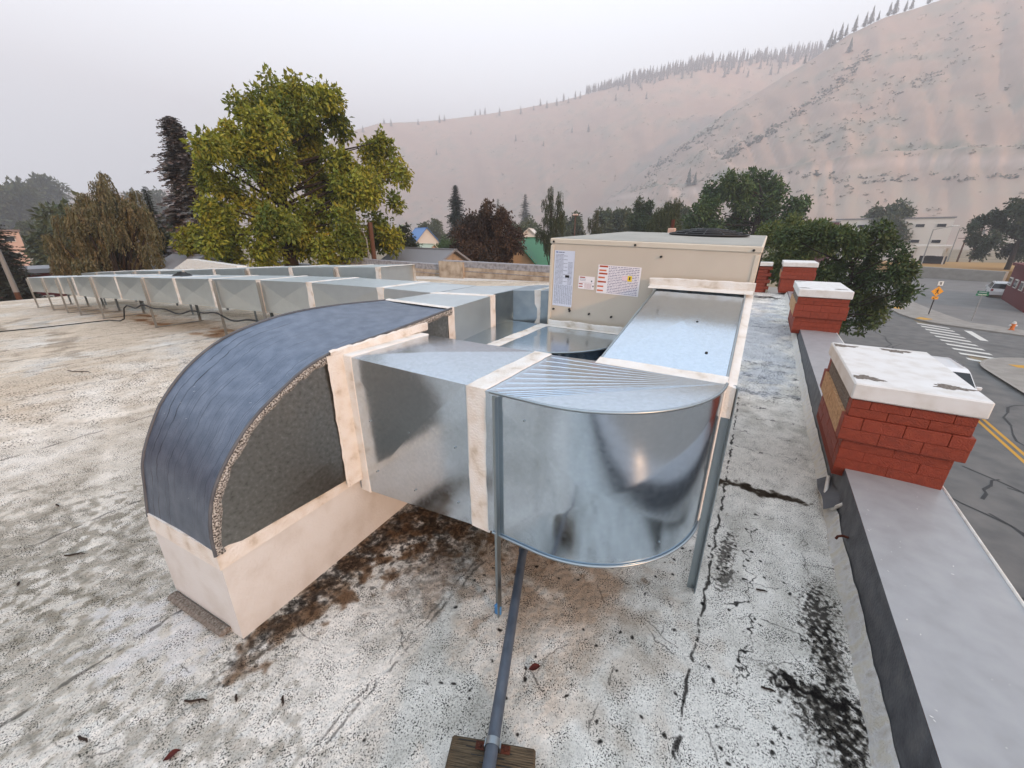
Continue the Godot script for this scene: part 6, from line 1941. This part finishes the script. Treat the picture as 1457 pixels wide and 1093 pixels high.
func block(called: String, label: String, at: Vector3, turn: float, size: Vector3, wall: Material, cols: int, rows: int, roof: Material, category := "building") -> Node3D:
	var o := thing(called, label, category, at, turn)
	var s := Shape.new()
	s.box(Vector3(0, size.y / 2, -size.z / 2), size)
	part("wall", s, wall, o)
	s = Shape.new()
	s.box(Vector3(0, size.y + 0.15, -size.z / 2), Vector3(size.x + 0.4, 0.3, size.z + 0.4))
	part("roof", s, roof, o)
	for i in cols:
		for j in rows:
			var x := (i + 0.5) / cols * size.x - size.x / 2
			var y := (j + 0.55) / rows * size.y
			s = Shape.new()
			s.box(Vector3(x, y, 0.04), Vector3(minf(1.8, size.x / cols * 0.5), 0.9, 0.10))
			var f := part("window", s, mats["window_frame"], o)
			s = Shape.new()
			s.box(Vector3(x, y, 0.08), Vector3(minf(1.8, size.x / cols * 0.5) - 0.2, 0.7, 0.05))
			part("pane", s, mats["window_dark"], f)
	return o

func build_town() -> void:
	house("green_roofed_house", "tan sided house with a steep green metal roof, left of the unit", Vector3(-17.55, STREET, -29.0), 0.22, 4.0, 7.0, 4.9, 2.05, mats["tan_siding"], mats["green_roof"], true)
	house("blue_roofed_house", "small pale house with a blue roof beside the round green bush", Vector3(-46.0, STREET, -49.5), 1.1, 5.0, 5.0, 5.6, 2.7, mats["white_wall"], mats["blue_roof"])
	house("white_gabled_house", "white gabled house just behind the blue roof", Vector3(-51.5, STREET, -50.0), 0.9, 5.0, 6.0, 6.0, 2.8, mats["white_wall"], mats["pale_roof"])
	house("pink_walled_house", "pink-walled house with pale roof below the blue roof", Vector3(-29.6, STREET, -32.6), 1.25, 4.0, 5.0, 4.4, 1.9, mats["pink_wall"], mats["pale_roof"])
	house("brown_gabled_house", "pinkish house with a brown shingle gable against the red-brown maple", Vector3(-28.0, STREET, -35.5), 0.15, 3.6, 6.0, 4.5, 2.8, mats["pink_wall"], mats["shingle_roof"])
	house("white_house", "white house glimpsed between the red-brown maple and the green roof", Vector3(-29.6, STREET, -53.0), 0.4, 4.4, 6.0, 6.3, 1.8, mats["white_wall"], mats["white_wall"])
	house("grey_roofed_shed", "low building with a grey metal roof right behind the back parapets", Vector3(-13.0, STREET, -15.6), 1.35, 3.2, 4.6, 5.55, 0.95, mats["old_wall"], mats["grey_roof"])
	house("grey_roofed_shed", "flat grey roofed shed beyond the white parapet point at the left", Vector3(-21.5, STREET, -8.6), 1.5, 2.2, 3.4, 5.7, 0.6, mats["old_wall"], mats["grey_roof"])
	block("long_building", "long pale two-storey building with few windows at the foot of the hill", Vector3(26.5, STREET, -147.0), -0.18, Vector3(23.0, 11.2, 12.0), mats["white_wall"], 6, 3, mats["grey_roof"])
	block("brick_annex", "low dark red annex behind the long pale building's left end", Vector3(12.0, STREET, -149.0), -0.1, Vector3(8.0, 10.6, 10.0), mats["maroon_wall"], 3, 2, mats["grey_roof"])
	block("maroon_shop", "dark red shop at the right edge of the parking lot", Vector3(24.2, STREET, -66.3), -1.77, Vector3(12.6, 3.9, 8.0), mats["maroon_wall"], 4, 1, mats["maroon_wall"], "shop")
	block("far_left_shop", "low dark red building at the far left, behind the end of the long duct", Vector3(-46.0, STREET, -4.0), 1.45, Vector3(9.0, 4.6, 5.0), mats["maroon_wall"], 3, 1, mats["grey_roof"])
	block("tan_tower_house", "small pinkish house among the hazy trees at the far left", Vector3(-108.8, STREET, -16.0), 1.4, Vector3(2.6, 7.8, 3.0), mats["pink_wall"], 1, 3, mats["shingle_roof"], "house")
	var o := thing("blue_barrel", "dark blue barrel beside the dark red building at the far left", "barrel", Vector3(-36.5, STREET, -3.3))
	var s := Shape.new()
	s.tube([Vector3.ZERO, Vector3(0, 0.3, 0), Vector3(0, 0.32, 0), Vector3(0, 0.36, 0), Vector3(0, 3.9, 0)], [0.45, 0.45, 0.48, 0.45, 0.45], 14)
	part("drum", s, mats["blue_plastic"], o)
	# forecourt canopy
	o = thing("forecourt_canopy", "white flat canopy with fascia in front of the long pale building", "canopy", Vector3(28.6, STREET, -116.5), -0.25)
	s = Shape.new()
	s.soft_box(Vector3(0, 5.1, 0), Vector3(5.4, 0.55, 4.0), 0.05)
	part("roof", s, mats["white_wall"], o)
	for x in [-2.2, 2.2]:
		s = Shape.new()
		s.box(Vector3(x, 2.45, 0), Vector3(0.25, 4.9, 0.25))
		part("post", s, mats["white_wall"], o)
	s = Shape.new()
	s.box(Vector3(0.6, 1.6, -2.5), Vector3(4.0, 3.2, 1.0))
	part("kiosk", s, mats["window_dark"], o)
	car("parked_minivan", "white car driving towards the camera, half hidden by the nearest pillar's cap", Vector3(7.75, STREET, -24.6), 0.0, 1.0)
	car("white_van", "white van parked by the dark red shop across the lot", Vector3(25.9, STREET, -75.0), 2.9, 1.05)

func car(called: String, label: String, at: Vector3, turn: float, scale_: float) -> void:
	# nose towards +z
	var o := thing(called, label, "car", at, turn)
	var sc := scale_
	var s := Shape.new()
	var side := [[-2.25, 0.35], [-2.3, 0.75], [-2.2, 1.0], [-2.05, 1.45], [-1.85, 1.70], [-1.2, 1.76], [0.35, 1.74], [0.62, 1.66], [1.35, 1.08], [2.1, 0.92], [2.28, 0.70], [2.3, 0.35]]
	var half := func(y: float) -> float: return 0.92 if y < 0.98 else lerpf(0.92, 0.70, clampf((y - 0.98) / 0.78, 0.0, 1.0))
	for k in side.size():
		var a: Array = side[k]
		var b: Array = side[(k + 1) % side.size()]
		var ha: float = half.call(a[1])
		var hb: float = half.call(b[1])
		s.quad(Vector3(ha, a[1], a[0]) * sc, Vector3(-ha, a[1], a[0]) * sc, Vector3(-hb, b[1], b[0]) * sc, Vector3(hb, b[1], b[0]) * sc)
	for x in [-1.0, 1.0]:
		var belt := [[-2.25, 0.35], [-2.3, 0.75], [-2.2, 1.0], [-1.6, 1.0], [-0.5, 1.0], [0.6, 1.0], [1.35, 1.0], [2.1, 0.92], [2.28, 0.70], [2.3, 0.35]]
		var low := belt.map(func(q): return Vector3(x * 0.92, q[1], q[0]) * sc)
		for k in range(1, low.size() - 1):
			if x > 0: s.tri(low[0], low[k], low[k + 1])
			else: s.tri(low[0], low[k + 1], low[k])
		var up := [[-2.2, 1.0], [-2.05, 1.45], [-1.85, 1.70], [-1.2, 1.76], [0.35, 1.74], [0.62, 1.66], [1.42, 1.0]].map(func(q): return Vector3(x * half.call(q[1]), q[1], q[0]) * sc)
		for k in range(1, up.size() - 1):
			if x > 0: s.tri(up[0], up[k], up[k + 1])
			else: s.tri(up[0], up[k + 1], up[k])
	part("body", s, mats["car_paint"], o)
	s = Shape.new()
	s.quad(Vector3(-0.84, 1.13, 1.33) * sc, Vector3(0.84, 1.13, 1.33) * sc, Vector3(0.70, 1.64, 0.68) * sc, Vector3(-0.70, 1.64, 0.68) * sc)
	part("windscreen", s, mats["window_dark"], o)
	s = Shape.new()
	s.quad(Vector3(0.86, 1.08, -2.21) * sc, Vector3(-0.86, 1.08, -2.21) * sc, Vector3(-0.73, 1.60, -1.99) * sc, Vector3(0.73, 1.60, -1.99) * sc)
	part("rear_window", s, mats["window_dark"], o)
	for x in [-1.0, 1.0]:
		for q in [[-1.95, -1.0], [-0.92, 0.05], [0.13, 0.85]]:
			s = Shape.new()
			var p := [Vector3(x * 0.915, 1.05, q[0]) * sc, Vector3(x * 0.915, 1.05, q[1] + (0.35 if q[1] > 0.5 else 0.0)) * sc, Vector3(x * 0.755, 1.60, q[1] - (0.22 if q[1] > 0.5 else 0.0)) * sc, Vector3(x * 0.755, 1.60, q[0]) * sc]
			if x > 0: p.reverse()
			s.quad(p[0], p[1], p[2], p[3])
			part("side_window", s, mats["window_dark"], o)
		s = Shape.new()
		s.soft_box(Vector3(x * 1.03, 1.10, 0.95) * sc, Vector3(0.20, 0.15, 0.10) * sc, 0.03)
		part("side_mirror", s, mats["car_paint"], o)
		s = Shape.new()
		s.soft_box(Vector3(x * 0.68, 0.80, 2.24) * sc, Vector3(0.36, 0.15, 0.10) * sc, 0.03)
		part("headlight", s, mats["sign_white"], o)
		s = Shape.new()
		s.soft_box(Vector3(x * 0.76, 0.88, -2.27) * sc, Vector3(0.20, 0.24, 0.08) * sc, 0.02)
		part("tail_light", s, mats["lamp_red"], o)
		for z in [-1.4, 1.42]:
			s = Shape.new()
			s.tube([Vector3(x * 0.74, 0.33, z) * sc, Vector3(x * 0.94, 0.33, z) * sc], 0.33 * sc, 18)
			var wheel := part("wheel", s, mats["tyre"], o)
			s = Shape.new()
			s.tube([Vector3(x * 0.90, 0.33, z) * sc, Vector3(x * 0.95, 0.33, z) * sc], 0.2 * sc, 14)
			part("rim", s, mats["chrome"], wheel)
		s = Shape.new()
		s.tube([Vector3(x * 0.58, 1.80, -1.6) * sc, Vector3(x * 0.58, 1.82, 0.2) * sc], 0.02, 6)
		part("roof_rail", s, mats["chrome"], o)


# ---------------------------------------------------------------- start
func smoky_sky() -> Sky:
	# an even smoke layer: pale lavender, somewhat brighter overhead and round the hidden sun
	var im := Image.create(256, 128, false, Image.FORMAT_RGBF)
	var sun := SUN_DIR.normalized()
	for j in 128:
		var up := (0.5 - (j + 0.5) / 128.0) * PI
		for i in 256:
			var a := (i + 0.5) / 256.0 * TAU
			var d := Vector3(sin(a) * cos(up), sin(up), -cos(a) * cos(up))
			var h := clampf(d.y, 0.0, 1.0)
			var c := Color(0.95, 0.935, 0.965).lerp(Color(0.90, 0.945, 1.0), smoothstep(0.0, 0.25, h)).lerp(Color(0.73, 0.88, 1.05), smoothstep(0.2, 1.0, h))
			if d.y < 0.0: c = Color(0.30, 0.28, 0.27).lerp(c, smoothstep(-0.12, 0.0, d.y))
			var near := pow(maxf(0.0, d.dot(sun)), 6.0)
			c = c + Color(0.55, 0.36, 0.22) * near * 0.8
			im.set_pixel(i, j, c)
	var m := PanoramaSkyMaterial.new()
	m.panorama = ImageTexture.create_from_image(im)
	var s := Sky.new()
	s.sky_material = m
	return s

func _ready() -> void:
	rng.seed = 20240817
	var cam := Camera3D.new()
	cam.name = "camera"
	cam.position = Vector3(0, 1.7, 0)
	cam.rotation = Vector3(deg_to_rad(-20.69), deg_to_rad(31.477), 0)
	cam.fov = 88.6
	cam.near = 0.05; cam.far = 6000.0
	cam.current = true
	add_child(cam)
	var env := Environment.new()
	env.background_mode = Environment.BG_SKY
	env.sky = smoky_sky()
	env.tonemap_mode = Environment.TONE_MAPPER_LINEAR
	env.tonemap_exposure = 2.08
	env.fog_enabled = true
	env.fog_density = 0.0012
	env.fog_light_color = Color(0.94, 0.955, 0.99)
	env.sdfgi_enabled = true; env.ssao_enabled = true; env.ssil_enabled = true
	var we := WorldEnvironment.new()
	we.name = "world"
	we.environment = env
	add_child(we)
	var sun := DirectionalLight3D.new()
	sun.name = "sun"
	sun.light_color = Color(1.0, 0.77, 0.57)
	sun.light_energy = 1.2
	sun.light_angular_distance = 2.0
	sun.shadow_enabled = true
	sun.basis = Basis.looking_at(-SUN_DIR.normalized())
	add_child(sun)

	make_materials()
	wood_material()
	build_roof()
	build_street()
	build_hills()
	build_back_walls()
	build_parapet()
	build_pillars()
	build_trees()
	build_town()
	build_signs()
	build_hood()
	build_square_duct()
	build_return_elbow()
	build_long_ducts()
	build_unit()
	build_conduit()
	build_litter()
	for o in find_children("*", "", true, false):
		if o.has_meta("used_names"): o.remove_meta("used_names")
